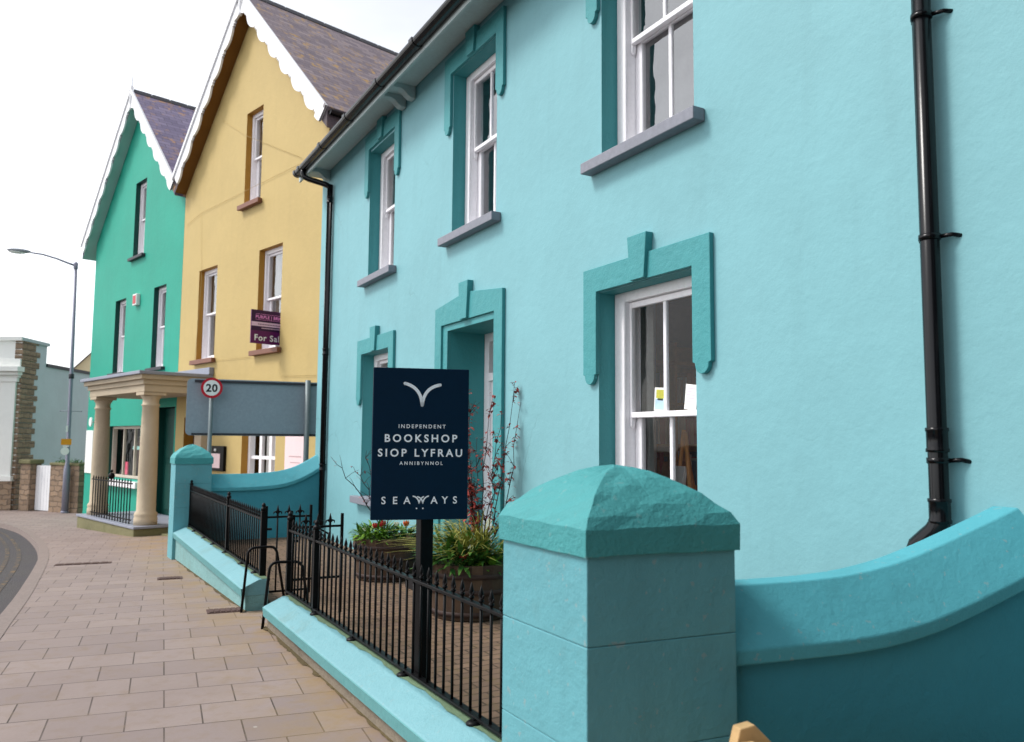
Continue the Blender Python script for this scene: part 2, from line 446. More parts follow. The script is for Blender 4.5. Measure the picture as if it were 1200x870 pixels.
# kerb: a raised stone edge following the curve of the road
kp = [(kx(y), y) for y in [-8 + .5 * k for k in range(64)]] + [(kx(y), y) for y in (24.3, 24.8, 25.2, 25.6, 26.2, 27.2, 28.6, 30)]
def offs(pts, d):
    out = []
    for k, p in enumerate(pts):
        a = Vector(pts[max(k - 1, 0)]); b = Vector(pts[min(k + 1, len(pts) - 1)])
        t = (b - a).normalized(); out.append((p[0] - t.y * d, p[1] + t.x * d))
    return out
def strip(pts_a, pts_b, za, zb, m):
    for k in range(len(pts_a) - 1):
        a, b, c, d = pts_a[k], pts_a[k + 1], pts_b[k + 1], pts_b[k]
        m.quad((*a, za(a)), (*b, za(b)), (*c, zb(c)), (*d, zb(d)))
m = M()
o1 = offs(kp, .125)
strip(offs(kp, -.004), o1, lambda p: G(p[1]) + .004, lambda p: G(p[1]) + .004, m)
strip(o1, offs(kp, .14), lambda p: G(p[1]) + .004, lambda p: G(p[1]) - .14, m)
obj('kerb', m, m_kerb, kind='structure')
for name, d0, d1 in (('yellow_line', .36, .42), ('yellow_line', .52, .58)):
    m = M(); strip(offs(kp, d0), offs(kp, d1), lambda p: G(p[1]) - .096, lambda p: G(p[1]) - .096, m)
    obj(name, m, m_yline, kind='structure')
# garden paving
m = M()
gp = [(1.70, 1.3), (3.45, 1.3), (3.45, 12.1), (1.70, 12.1)]
m.quad(*[(x, y, .172) for x, y in gp], uv=[(x, y) for x, y in gp])
obj('garden_paving', m, m_setts, kind='structure')
# dirt and moss gathered along the foot of the street wall
m = M()
yy = [2.6 + .04 * k for k in range(236)]
DW = {}; dq = random.Random(21); dv = .01
for k in range(60, 320):
    dv = min(.03, max(.003, dv + dq.gauss(0, .006) + (.02 if dq.random() < .05 else 0) - .002)); DW[k] = dv
for y0, y1 in zip(yy, yy[1:]):
    if 6.42 < y0 < 7.2: continue
    rnd = lambda y: DW[int(round(y * 25))]
    m.quad((1.462, y0, G(y0) + .012), (1.462, y1, G(y1) + .012), (1.462 - rnd(y1), y1, G(y1) + .004), (1.462 - rnd(y0), y0, G(y0) + .004))
obj('dirt_along_wall', m, m_debris, kind='stuff')

# drain covers in the pavement
def cover(x, y, w, d, label):
    m = M()
    px, py = rowd, cold
    n_ = 6
    for k in range(n_):
        a0, a1 = -w / 2 + w * k / n_, -w / 2 + w * (k + .72) / n_
        P = [(x + px[0] * a + py[0] * b, y + px[1] * a + py[1] * b) for a, b in ((a0, -d / 2), (a1, -d / 2), (a1, d / 2), (a0, d / 2))]
        m.prism(P, lambda p, t: (p[0], p[1], G(p[1]) + t), .002, .012)
    P = [(x + px[0] * a + py[0] * b, y + px[1] * a + py[1] * b) for a, b in ((-w / 2 - .02, -d / 2 - .02), (w / 2 + .02, -d / 2 - .02), (w / 2 + .02, d / 2 + .02), (-w / 2 - .02, d / 2 + .02))]
    m.prism(P, lambda p, t: (p[0], p[1], G(p[1]) + t), -.01, .006)
    obj('drain_cover', m, m_grate, loc=(x, y, G(y)), label=label, cat='drain cover', group='drain covers in the pavement')
cover(.37, 12.1, .62, .16, 'long drain cover set in the paving in front of the far pillar, nearest the road')
cover(1.17, 9.9, .22, .17, 'small rusty drain cover beside the far railed wall, halfway along it')
cover(1.33, 7.37, .27, .17, 'rusty drain cover at the foot of the hoop handrails, nearest the open gate')

# ------------------------------------------------------------------ wall helpers
def wall_grid(m, u0, u1, z0, ztop, holes, fn, ubreaks=()):
    """front sheet with rectangular openings; ztop(u) gives the top edge"""
    us = sorted(set([u0, u1] + [h[0] for h in holes] + [h[1] for h in holes] + list(ubreaks)))
    for a, b in zip(us, us[1:]):
        mid = (a + b) / 2
        hs = sorted([h for h in holes if h[0] < mid < h[1]], key=lambda h: h[2])
        lo = z0
        for h in hs:
            if h[2] > lo: m.quad(fn(a, lo), fn(b, lo), fn(b, h[2]), fn(a, h[2]))
            lo = h[3]
        m.quad(fn(a, lo), fn(b, lo), fn(b, ztop(b)), fn(a, ztop(a)))
def reveals(m, h, f0, f1, sides='LRTB'):
    """inner faces of an opening; f0(u,z) on the facade, f1(u,z) at the frame"""
    a, b, c, d = h
    if 'L' in sides: m.quad(f0(b, c), f1(b, c), f1(b, d), f0(b, d))
    if 'R' in sides: m.quad(f0(a, c), f0(a, d), f1(a, d), f1(a, c))
    if 'T' in sides: m.quad(f0(a, d), f0(b, d), f1(b, d), f1(a, d))
    if 'B' in sides: m.quad(f0(a, c), f1(a, c), f1(b, c), f0(b, c))
def room(m, u0, u1, z0, z1, n0, n1, P):
    """closed dark space behind a window (open to the street side)"""
    m.quad(P(n1, u0, z0), P(n1, u1, z0), P(n1, u1, z1), P(n1, u0, z1))
    m.quad(P(n0, u0, z0), P(n1, u0, z0), P(n1, u0, z1), P(n0, u0, z1))
    m.quad(P(n0, u1, z0), P(n0, u1, z1), P(n1, u1, z1), P(n1, u1, z0))
    m.quad(P(n0, u0, z1), P(n1, u0, z1), P(n1, u1, z1), P(n0, u1, z1))
    m.quad(P(n0, u0, z0), P(n0, u1, z0), P(n1, u1, z0), P(n1, u0, z0))

def sash_window(house, u0, u1, z0, z1, x, mats, muntins=1, sash_d=.05, fw=.10, stile=.045, bottom=.08, glassmat=None, horns=True, meet=None, label=None):
    """white sliding sash set at depth x (local n); u runs along the wall"""
    fm, gm = mats
    zm = meet if meet else (z0 + z1) / 2 + .02
    m = M()
    m.box(x, x + .14, u0, u0 + fw, z0, z1); m.box(x, x + .14, u1 - fw, u1, z0, z1)
    m.box(x, x + .14, u0 + fw, u1 - fw, z1 - .075, z1); m.box(x - .012, x + .14, u0 + fw, u1 - fw, z0, z0 + .045)
    # thin bead proud of the box frame
    m.box(x - .012, x, u0 + fw - .03, u0 + fw, z0 + .045, z1 - .075); m.box(x - .012, x, u1 - fw, u1 - fw + .03, z0 + .045, z1 - .075)
    w = obj('window', m, fm, house, bevel=.004, seg=1)
    a, b = u0 + fw, u1 - fw
    def sash(xa, lo, hi, top, bot, st, nm):
        m = M()
        m.box(xa, xa + .04, a, a + st, lo, hi); m.box(xa, xa + .04, b - st, b, lo, hi)
        m.box(xa + .002, xa + .038, a + st, b - st, hi - top, hi); m.box(xa - .004, xa + .038, a + st, b - st, lo, lo + bot)
        for k in range(muntins):
            c = a + (b - a) * (k + 1) / (muntins + 1)
            m.box(xa + .006, xa + .034, c - .016, c + .016, lo + bot, hi - top)
        if horns and nm == 'U':
            for s, e in ((a, a + st), (b - st, b)):
                m.prism([(0, 0), (0, -.06), (.012, -.075), (.03, -.075), (.04, -.03), (.04, 0)], lambda p, t: (xa + p[0], t, lo + p[1]), s + .002, e - .002)
        obj('sash', m, fm, w, bevel=.004, seg=1)
        g = M(); g.quad((xa + .02, a + st, lo + bot), (xa + .02, b - st, lo + bot), (xa + .02, b - st, hi - top), (xa + .02, a + st, hi - top))
        obj('pane', g, gm, w)
    sash(x + .035, zm - .02, z1 - .075, .045, .04, stile - .02, 'U')
    sash(x + .085, z0 + .045, zm + .015, .035, bottom, stile + .03, 'L')
    return w

# ------------------------------------------------------------------ blue house (bookshop)
D = 3.45
blue = thing('bookshop_house', 'pale blue two storey bookshop house with teal window surrounds and black gutter', 'house', (D, 5, .16))
P0 = lambda u, z: (D, u, z)
GW = [(3.81, 4.85, .88, 2.70), (9.18, 10.16, .88, 2.71)]
FW = [(3.80, 4.81, 3.70, 5.44), (6.49, 7.46, 3.70, 5.44), (9.13, 10.06, 3.70, 5.42)]
DOOR = (6.47, 7.52, .30, 2.72)
YE = 12.32
m = M()
wall_grid(m, -3.0, YE, 0, lambda u: 5.9, GW + FW + [DOOR], P0)
m.quad((D, YE, -.3), (9.5, YE, -.3), (9.5, YE, 5.9), (D, YE, 5.9)); m.quad((D, -3, 0), (D, -3, 5.9), (9.5, -3, 5.9), (9.5, -3, 0)); m.quad((9.5, -3, 0), (9.5, -3, 5.9), (9.5, YE, 5.9), (9.5, YE, -.3))
m.quad((D, YE, 5.9), (9.5, YE, 5.9), (6.4, YE, 8.2)); m.quad((D, -3, 5.9), (9.5, -3, 5.9), (6.4, -3, 8.2))
obj('wall', m, m_blue, blue)
# roof and eaves
m = M()
for (xa, za, xb, zb) in ((3.08, 5.80, 6.4, 8.35), (9.9, 5.80, 6.4, 8.35)):
    L = math.hypot(xb - xa, zb - za)
    m.quad((xa, -3.2, za), (xa, YE + .12, za), (xb, YE + .12, zb), (xb, -3.2, zb), uv=[(0, 0), (15.6, 0), (15.6, L), (0, L)])
    m.quad((xa, -3.2, za - .05), (xa, YE + .12, za - .05), (xb, YE + .12, zb - .05), (xb, -3.2, zb - .05))
    m.quad((xa, YE + .12, za - .05), (xb, YE + .12, zb - .05), (xb, YE + .12, zb), (xa, YE + .12, za))
obj('roof', m, m_slate, blue, weld=False)
m = M(); m.box(3.10, 3.44, -3.2, YE + .03, 5.715, 5.745); m.box(3.085, 3.115, -3.2, YE + .05, 5.60, 5.745)
sf = obj('soffit', m, m_soffit, blue, bevel=.004)
# shaped timber brackets under the eaves, in pairs
for yb in (8.55, 8.85, 11.95, 5.9, 5.6):
    m = M()
    pr = [(3.44, 5.714), (3.12, 5.714), (3.125, 5.68), (3.18, 5.655), (3.25, 5.66), (3.30, 5.64), (3.34, 5.60), (3.38, 5.575), (3.44, 5.57)]
    m.prism(pr, lambda p, t: (p[0], t, p[1]), yb - .055, yb + .055)
    obj('eaves_bracket', m, m_soffit, blue, bevel=.004)
# half-round gutter with joint collars
def gutter_profile(r, c, up=.0):
    return [(c[0] + r * math.cos(a), c[1] + r * math.sin(a)) for a in [PI + PI * k / 10 for k in range(11)]]
gc = (3.035, 5.715)
m = M()
pr = gutter_profile(.068, gc) + [(gc[0] + .05, gc[1] + .01), (gc[0] + .05, gc[1] - .02), (gc[0] - .05, gc[1] - .02), (gc[0] - .05, gc[1] + .01)]
m.prism(pr, lambda p, t: (p[0], t, p[1]), -3.2, YE - .03)
g = obj('gutter', m, m_gutter, blue, bevel=.003)
for yb in (12.25, 12.02, 10.9, 9.75, 8.6, 7.5, 6.4, 5.3, 4.2):
    m = M(); pr = gutter_profile(.075, gc) + [(gc[0] + .076, gc[1] + .016), (gc[0] - .076, gc[1] + .016)]
    m.prism(pr, lambda p, t: (p[0], t, p[1]), yb - .045, yb + .045)
    obj('gutter_joint', m, m_gutter, g, bevel=.003)
def downpipe(y, zbot, ztop, x, r, elbow, brackets, shoe=None):
    m = M()
    path = list(elbow) + [(x, y, ztop - .02), (x, y, zbot + .12)]
    m.tube(path, r, 14)
    pp = obj('downpipe', m, m_gutter, blue)
    for zc in [ztop - .25] + [b for b in brackets]:
        m = M(); m.lathe(x, y, [(r + .001, zc - .05), (r + .008, zc - .048), (r + .008, zc - .035), (r + .003, zc - .03), (r + .003, zc + .03), (r + .008, zc + .035), (r + .008, zc + .048), (r + .001, zc + .05)], 16)
        obj('pipe_collar', m, m_gutter, pp)
    return pp
pf = downpipe(11.72, .2, 5.45, 3.395, .042, [(3.035, 11.93, 5.68), (3.035, 11.93, 5.60), (3.05, 11.92, 5.555), (3.10, 11.88, 5.52), (3.33, 11.76, 5.44), (3.375, 11.73, 5.41), (3.395, 11.72, 5.36)], [2.9, 1.2])
m = M(); m.tube([(3.385, 2.198, 5.6), (3.385, 2.198, 1.30), (3.383, 2.201, 1.255), (3.378, 2.216, 1.22), (3.368, 2.248, 1.185), (3.358, 2.283, 1.15), (3.352, 2.303, 1.10), (3.352, 2.308, 1.0)], [.041, .041, .045, .048, .049, .049, .046, .042], 16)
pr_ = obj('downpipe', m, m_gutter, blue, label='black downpipe with an elbow foot behind the curved coping')
for zc in (1.31, 1.62):
    m = M(); m.lathe(3.385, 2.198, [(.041, zc - .055), (.048, zc - .053), (.048, zc - .04), (.0445, zc - .035), (.0445, zc + .035), (.048, zc + .04), (.048, zc + .053), (.041, zc + .055)], 18)
    obj('pipe_collar', m, m_gutter, pr_)
for zc in (4.7, 3.57, 2.53, 1.53):
    m = M()
    m.lathe(3.385, 2.198, [(.041, zc - .012), (.0465, zc - .012), (.0465, zc + .012), (.041, zc + .012)], 18)
    m.tube([(3.405, 2.158, zc), (3.43, 2.118, zc + .004), (3.455, 2.093, zc - .004)], .010, 8)
    m.tube([(3.385, 2.233, zc), (3.395, 2.248, zc - .012)], .009, 8)
    obj('pipe_bracket', m, m_gutter, pr_)

# plaster surrounds with drop ends and keystone
def surround(u0, u1, top, inner_top, leg_bot, w, key, parent=blue, pediment=0, t=.035, keyw=(.105, .075), keyc=None, to_ground=None):
    """u0,u1: outer edges; opening sits w inside them"""
    c = keyc if keyc else (u0 + u1) / 2
    rt = .075 if True else 0
    def leg(a, b):
        if to_ground is not None: return [(a, to_ground), (b, to_ground)]
        mid = (a + b) / 2; r = (b - a) / 2 - .022
        pts = [(a, leg_bot + .075), (a + .022, leg_bot + .068)]
        for k in range(9):
            an = PI + PI * k / 8
            pts.append((mid + r * math.cos(an), leg_bot + .062 + (.062 if True else 0) * math.sin(an)))
        pts += [(b - .022, leg_bot + .068), (b, leg_bot + .075)]
        return pts
    L = leg(u0, u0 + w); Rr = leg(u1 - w, u1)
    outline = L + [(u0 + w, inner_top), (u1 - w, inner_top)] + Rr + [(u1, top), (c, top + pediment), (u0, top)]
    if pediment == 0: outline = L + [(u0 + w, inner_top), (u1 - w, inner_top)] + Rr + [(u1, top), (u0, top)]
    m = M()
    m.prism(outline, lambda p, q: (D - q, p[0], p[1]), 0, t)
    s = obj('window_surround' if to_ground is None else 'door_surround', m, m_trim, parent, bevel=.004, weld=True)
    m = M(); k0, k1 = keyw
    m.prism([(c - k1, inner_top + .004), (c + k1, inner_top + .004), (c + k0, key), (c - k0, key)], lambda p, q: (D - q, p[0], p[1]), 0, t + .028)
    obj('keystone', m, m_trim, s, bevel=.004)
    return s
surround(3.64, 5.005, 2.887, 2.705, 2.02, .165, 3.02)
surround(9.0, 10.33, 2.908, 2.715, 2.05, .165, 3.03)
for a, b in ((3.64, 4.975), (6.315, 7.625), (8.95, 10.20)):
    surround(a, b, 5.64, 5.445, 4.805, .15, 5.705)
surround(6.29, 7.775, 2.975, 2.785, 0, .16, 3.16, pediment=.085, to_ground=.17, keyc=7.05)
m = M()   # inner step of the doorway moulding
m.box(D - .012, D + .02, 6.45, 6.492, .17, 2.785); m.box(D - .012, D + .02, 7.505, 7.62, .17, 2.785); m.box(D - .012, D + .02, 6.492, 7.505, 2.72, 2.785)
obj('door_moulding', m, m_trim, blue, bevel=.003)
# reveals
RX = 3.595
for h in GW + FW:
    m = M(); reveals(m, h, P0, lambda u, z: (RX + .002, u, z), 'LRT'); obj('reveal', m, m_trim, blue)
m = M(); reveals(m, (6.49, 7.506, .30, 2.72), lambda u, z: (D + .02, u, z), lambda u, z: (3.87, u, z), 'LRTB')
obj('reveal', m, m_trim, blue)
# rooms behind the glass
for h in GW + FW:
    m = M(); gfl = h in GW
    room(m, h[0] - .8, h[1] + (1.2 if gfl else .8), h[2] - (.5 if gfl else .2), h[3] + .25, D + .02, 6.4, lambda n_, u, z: (n_, u, z))
    obj('interior', m, m_room if gfl else m_room2, blue)
for h in GW:
    w_ = sash_window(blue, *h, RX, (m_white, m_glass), 1, fw=.13, meet=1.795)
    m = M(); m.box(D - .10, RX, h[0] - .13, h[1] + .13, h[2] - .09, h[2] - .001)
    obj('window_sill', m, m_sill, w_, bevel=.006)
for h in FW:
    w_ = sash_window(blue, *h, RX, (m_white, m_glassup), 1, fw=.12, meet=4.61)
    m = M(); m.box(D - .10, D - .001, h[0] - .10, h[1] + .14, h[2] - .085, h[2] - .002); m.box(D - .001, RX, h[0] + .002, h[1] - .002, h[2] - .085, h[2] - .002)
    obj('window_sill', m, m_sill, w_, bevel=.006)
# curtains and blinds behind the panes
def curtain(u0, u1, z0, z1, x, mat, parent):
    m = M(); n_ = 40
    P = []
    for k in range(n_ + 1):
        u = u0 + (u1 - u0) * k / n_
        P.append((x + .025 * math.sin(u * 70) + .01 * math.sin(u * 31), u))
    for a, b in zip(P, P[1:]): m.quad((a[0], a[1], z0), (b[0], b[1], z0), (b[0], b[1], z1), (a[0], a[1], z1), smooth=True)
    return obj('curtain', m, mat, parent)
curtain(4.66, 4.90, .95, 2.72, 3.82, m_curtain, blue)
curtain(9.75, 10.15, .95, 2.7, 3.82, m_curtain, blue)
curtain(FW[2][1] - .3, FW[2][1] + .05, FW[2][2], FW[2][3] + .05, 3.80, m_curtain, blue); curtain(FW[1][0] + .1, FW[1][0] + .42, FW[1][2], FW[1][3], 3.86, m_pblue, blue)
# doorway: painted frame, transom light and glazed door
m = M(); X0, X1 = 3.87, 3.97
m.box(X0, X1, 6.49, 6.59, .30, 2.72); m.box(X0, X1, 7.406, 7.506, .30, 2.72); m.box(X0, X1, 6.59, 7.406, 2.63, 2.72); m.box(X0 - .01, X1, 6.59, 7.406, 2.22, 2.30)
df = obj('door_frame', m, m_white, blue, bevel=.004)
m = M(); m.quad((3.92, 6.59, 2.30), (3.92, 7.406, 2.30), (3.92, 7.406, 2.63), (3.92, 6.59, 2.63)); obj('fanlight', m, m_glass, df)
m = M(); X0, X1 = 3.90, 3.945
m.box(X0, X1, 6.595, 6.70, .305, 2.215); m.box(X0, X1, 7.296, 7.40, .305, 2.215); m.box(X0, X1, 6.70, 7.296, 2.10, 2.215); m.box(X0, X1, 6.70, 7.296, .305, .95); m.box(X0 - .008, X0, 6.78, 7.216, .42, .85)
dr = obj('door', m, m_white, blue, bevel=.004)
m = M(); m.quad((3.92, 6.70, .95), (3.92, 7.296, .95), (3.92, 7.296, 2.10), (3.92, 6.70, 2.10)); obj('door_glass', m, m_glass, dr)
m = M(); m.ball((3.875, 6.66, 1.2), .028); m.tube([(3.90, 6.66, 1.2), (3.875, 6.66, 1.2)], .01); obj('door_knob', m, m_gutter, dr)
m = M(); room(m, 6.2, 7.8, .2, 2.9, 3.975, 6.2, lambda n_, u, z: (n_, u, z)); obj('hallway', m, m_room, blue)
m = M(); m.box(3.02, 3.87, 6.50, 7.50, .17, .298); obj('doorstep', m, m_black, blue, bevel=.012)

# ------------------------------------------------------------------ things in the bookshop window
def easel():
    t = thing('display_easel', 'wooden display easel standing inside the shop window beside books', 'easel', (4.35, 4.86, .42))
    m = M()
    m.tube([(4.30, 4.88, 1.68), (4.28, 4.82, 1.35), (4.27, 4.78, 1.05), (4.28, 4.76, .42)], .018, 8); m.tube([(4.30, 4.90, 1.70), (4.31, 5.12, .42)], .016, 8); m.tube([(4.30, 4.89, 1.62), (4.62, 4.94, .42)], .016, 8)
    obj('legs', m, m_easel, t)
    m = M(); m.box(4.25, 4.30, 4.70, 5.05, 1.20, 1.235); obj('ledge', m, m_easel, t)
easel()
t = thing('display_table', 'orange brown display table inside the shop window with books on it', 'table', (4.35, 5.1, .40))
m = M(); m.box(4.1, 4.75, 4.62, 5.7, 1.14, 1.175); obj('tabletop', m, m_easel, t, bevel=.004)
for (x, y) in ((4.14, 4.66), (4.71, 4.66), (4.14, 5.66), (4.71, 5.66)):
    m = M(); m.box(x - .03, x + .03, y - .03, y + .03, .40, 1.14); obj('leg', m, m_easel, t)
t = thing('bookshelf', 'tall brown bookshelf filled with books at the back of the shop window', 'bookshelf', (5.0, 5.75, .40))
m = M(); m.box(4.1, 6.2, 5.84, 5.88, .40, 2.5)
for x in (4.1, 4.8, 5.5, 6.17): m.box(x, x + .03, 5.58, 5.84, .40, 2.5)
for z in (.45, .82, 1.19, 1.56, 1.93, 2.30):
    for x in (4.13, 4.83, 5.53): m.box(x, x + .64 if x > 5.5 else x + .67, 5.58, 5.84, z, z + .025)
obj('shelves', m, m_easel, t)
rb_ = random.Random(2)
for mt_, md in ((m_book, 0), (m_book2, 1), (m_book3, 2), (m_card, 3)):
    m = M(); rb_.seed(2)
    for z in (.475, .845, 1.215, 1.585, 1.955):
        for x in (4.14, 4.84, 5.54):
            xx_ = x
            while xx_ < x + .58:
                w_ = rb_.uniform(.025, .06); hh = rb_.uniform(.2, .31); q = rb_.randint(0, 3)
                if q == md: m.box(xx_, xx_ + w_ - .003, 5.60, 5.80, z, z + hh)
                xx_ += w_
    obj('books', m, mt_, t)['kind'] = 'stuff'
def book(x, y, z, w, h, d, rz, lean, mat, label):
    t = M()
    t.box(-d / 2, d / 2, -w / 2, w / 2, 0, h); 
    X = Matrix.Translation((x, y, z)) @ Matrix.Rotation(rz, 4, 'Z') @ Matrix.Rotation(lean, 4, 'Y')
    t.v = [tuple(X @ Vector(p)) for p in t.v]
    obj('book', t, mat, loc=(x, y, z), label=label, cat='book', group='books on show in the shop window', bevel=.003)
book(4.35, 5.16, 1.176, .17, .27, .03, .1, .2, m_book2, 'tan covered book propped upright on the display table behind the window mullion')
book(4.26, 4.92, 1.236, .13, .18, .03, -.1, .15, m_card, 'pale book resting on the wooden easel ledge inside the shop window')
book(4.50, 4.78, 1.176, .20, .26, .03, -.3, .1, m_book3, 'red covered book standing behind the easel in the shop window')
for k, (mt, lb) in enumerate(((m_card, 'white book lowest in the pile at the near end of the window display'), (m_book, 'blue book topmost in the pile at the near end of the window display'))):
    m = M(); m.box(4.12, 4.30, 4.64, 4.80, 1.177 + .03 * k, 1.205 + .03 * k); obj('book', m, mt, loc=(4.2, 4.7, 1.177 + .03 * k), label=lb, cat='book', group='books on show in the shop window', bevel=.002)
# two cards propped against the upper sash, on the meeting rail
def card(u, z, w, h, mat, tilt, label, prints):
    x = RX + .078
    t = thing('window_card', label, 'card', (x, u, z), 'cards propped in the shop window')
    def Q(a, b, e): return (x - e + .0, u + a * math.cos(tilt) - b * math.sin(tilt), z + a * math.sin(tilt) + b * math.cos(tilt))
    m = M(); m.prism([(-w / 2, 0), (w / 2, 0), (w / 2, h), (-w / 2, h)], lambda p, e: Q(p[0], p[1], e), -.002, .001)
    obj('card', m, mat, t)
    for (a0, a1, b0, b1, mt) in prints:
        m = M(); m.prism([(a0, b0), (a1, b0), (a1, b1), (a0, b1)], lambda p, e: Q(p[0], p[1], e), .0012, .002); obj('printed_patch', m, mt, t)
card(4.43, 1.818, .13, .165, m_card, .08, 'postcard with a yellow flower print propped in the shop window, left of the mullion', [(-.055, .055, .01, .085, m_pblue), (-.05, .045, .09, .15, m_ygr), (-.03, .03, .075, .09, m_leafd)])
card(4.12, 1.818, .115, .17, m_card, .13, 'white card with pale lilac writing propped in the shop window, right of the mullion', [(-.04, .04, .03 + .022 * k, .037 + .022 * k, m_pinkstrip) for k in range(6)])

# ------------------------------------------------------------------ gate pillars, side walls, street walls
def pillar(x0, x1, y0, y1, skew, label, bot):
    t = thing('gate_pillar', label, 'pillar', ((x0 + x1) / 2, (y0 + y1) / 2, bot), 'square pillars with pyramid caps')
    def sk(x, y): return (x, y - (x - x0) * skew)
    m = M(); zt = 1.255
    zs = [bot - .1, .33, .655, .98, zt]
    for a, b in zip(zs, zs[1:]):
        last = b == zt
        c = [sk(x0, y0), sk(x1, y0), sk(x1, y1), sk(x0, y1)]
        m.prism(c, lambda p, z: (p[0], p[1], z), a + (.0 if a < 0.2 else .0006), b - (0 if last else .0006))
    obj('shaft', m, m_blue2, t, bevel=.0035, weld=False)
    e = .013; ring = [sk(x0 - e, y0 - e), sk(x1 + e, y0 - e), sk(x1 + e, y1 + e), sk(x0 - e, y1 + e)]
    cx, cy = (sum(p[0] for p in ring) / 4, sum(p[1] for p in ring) / 4)
    m = M()
    prof = [(1, 1.250), (1.0, 1.333)]
    # bellied pyramid
    for k in range(1, 9):
        f = k / 8; prof.append((1 - f ** 1.25 if k < 8 else .03, 1.333 + .186 * (1 - (1 - f) ** 1.55)))
    N_ = 6
    rings = []
    for (s, z) in prof:
        pts = []
        for i in range(4):
            a, b = ring[i], ring[(i + 1) % 4]
            for q in range(N_):
                f = q / N_; px, py = a[0] + (b[0] - a[0]) * f, a[1] + (b[1] - a[1]) * f
                j = .004 * math.sin(px * 57 + z * 91 + py * 33) + .003 * math.sin(px * 23 - py * 71 + z * 40)
                pts.append((cx + (px - cx) * s * (1 + j), cy + (py - cy) * s * (1 + j), z + j * .6))
        rings.append(pts)
    i0 = len(m.v); n4 = 4 * N_
    for r_ in rings: m.v += r_
    for k in range(len(rings) - 1):
        for s in range(n4):
            s2 = (s + 1) % n4; m.f.append((i0 + k * n4 + s, i0 + k * n4 + s2, i0 + (k + 1) * n4 + s2, i0 + (k + 1) * n4 + s))
    m.f.append(tuple(i0 + s for s in range(n4))[::-1]); m.f.append(tuple(i0 + (len(rings) - 1) * n4 + s for s in range(n4)))
    o = obj('cap', m, m_cap, t, bevel=.008)
    return t
pillar(1.42, 1.975, 2.06, 2.59, .10, 'large pale blue pillar with rough teal pyramid cap, nearest, at the right', .16)
pillar(1.42, 1.895, 11.93, 12.44, .0, 'far blue pillar with pointed cap at the end of the railed wall by the portico', -.04)

def curved_wall(name, x0, x1, yA, yB, thick, base, prof, label, flipcap=False):
    """garden side wall; near face runs from (x0,yA) to (x1,yB); prof = list of (x, ridge height)"""
    t = thing(name, label, 'garden wall', ((x0 + x1) / 2, (yA + yB) / 2 + thick / 2, base), 'side walls with swept up copings')
    def Y(x): return yA + (yB - yA) * (x - x0) / (x1 - x0)
    xs = [p[0] for p in prof]; n_ = 36
    xx = [x0 + (x1 - x0) * k / n_ for k in range(n_ + 1)]
    def top(x): return interp(prof, x)
    def smooth_top(x): return sum(top(x + d) for d in (-.12, -.06, 0, .06, .12)) / 5
    mw, mc = M(), M()
    for a, b in zip(xx, xx[1:]):
        ta, tb = smooth_top(a) - .23, smooth_top(b) - .23
        A, B = (a, Y(a)), (b, Y(b))
        for off in (0, thick):
            mw.quad((A[0], A[1] + off, base - .3), (B[0], B[1] + off, base - .3), (B[0], B[1] + off, tb), (A[0], A[1] + off, ta), smooth=True)
    mw.quad((x0, Y(x0), base - .3), (x0, Y(x0), smooth_top(x0) - .23), (x0, Y(x0) + thick, smooth_top(x0) - .23), (x0, Y(x0) + thick, base - .3))
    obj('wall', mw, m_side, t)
    sec = [(-.035, -.235), (-.035, -.185), (.115, 0), (thick - .06, .0), (thick + .035, -.17), (thick + .035, -.235)]
    i0 = 0
    for a in xx:
        for (dy, dz) in sec: mc.v.append((a, Y(a) + dy, smooth_top(a) + dz))
    ns = len(sec)
    for k in range(n_):
        for s in range(ns):
            s2 = (s + 1) % ns; mc.f.append((k * ns + s, k * ns + s2, (k + 1) * ns + s2, (k + 1) * ns + s)); 
    mc.f.append(tuple(range(ns))); mc.f.append(tuple(n_ * ns + s for s in range(ns)))
    obj('coping', mc, m_sidecop, t, bevel=.006)
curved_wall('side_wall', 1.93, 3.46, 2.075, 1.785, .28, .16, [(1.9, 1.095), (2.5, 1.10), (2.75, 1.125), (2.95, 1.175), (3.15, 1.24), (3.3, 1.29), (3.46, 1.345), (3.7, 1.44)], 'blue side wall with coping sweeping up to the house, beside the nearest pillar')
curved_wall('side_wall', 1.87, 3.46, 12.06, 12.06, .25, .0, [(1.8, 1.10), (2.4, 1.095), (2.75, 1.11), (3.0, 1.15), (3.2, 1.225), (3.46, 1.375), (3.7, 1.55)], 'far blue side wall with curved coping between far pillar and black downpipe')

def street_wall(y0, y1, label, wmat):
    t = thing('street_wall', label, 'low wall', (1.6, (y0 + y1) / 2, G((y0 + y1) / 2)), 'low street walls under the railings')
    n_ = 10; m = M()
    m.prism([(y0, -.25), (y1, -.25), (y1, .262), (y0, .262)], lambda p, x: (x, p[0], p[1]), 1.462, 1.652)
    obj('wall', m, wmat, t)
    m = M()
    m.prism([(1.432, .262), (1.425, .325), (1.435, .332), (1.565, .392), (1.575, .394), (1.658, .394), (1.658, .262)], lambda p, y: (p[0], y, p[1]), y0 - .004, y1 + .004)
    cp = obj('coping', m, m_cop, t, bevel=.005)
    m = M(); m.prism([(1.4285, .258), (1.4215, .323), (1.4262, .326), (1.4345, .258)], lambda p, y: (p[0], y, p[1]), y0 - .006, y1 + .002); obj('coping_edge', m, m_copedge, cp)
    m = M(); n_ = 60
    for k in range(n_):
        a, b = y0 + (y1 - y0) * k / n_, y0 + (y1 - y0) * (k + 1) / n_
        w = lambda y: 1.588 + .010 * math.sin(y * 9) + .006 * math.sin(y * 31)
        m.quad((w(a), a, .3975), (w(b), b, .3975), (1.655, b, .3975), (1.655, a, .3975))
    obj('grime_strip', m, m_grime, t)
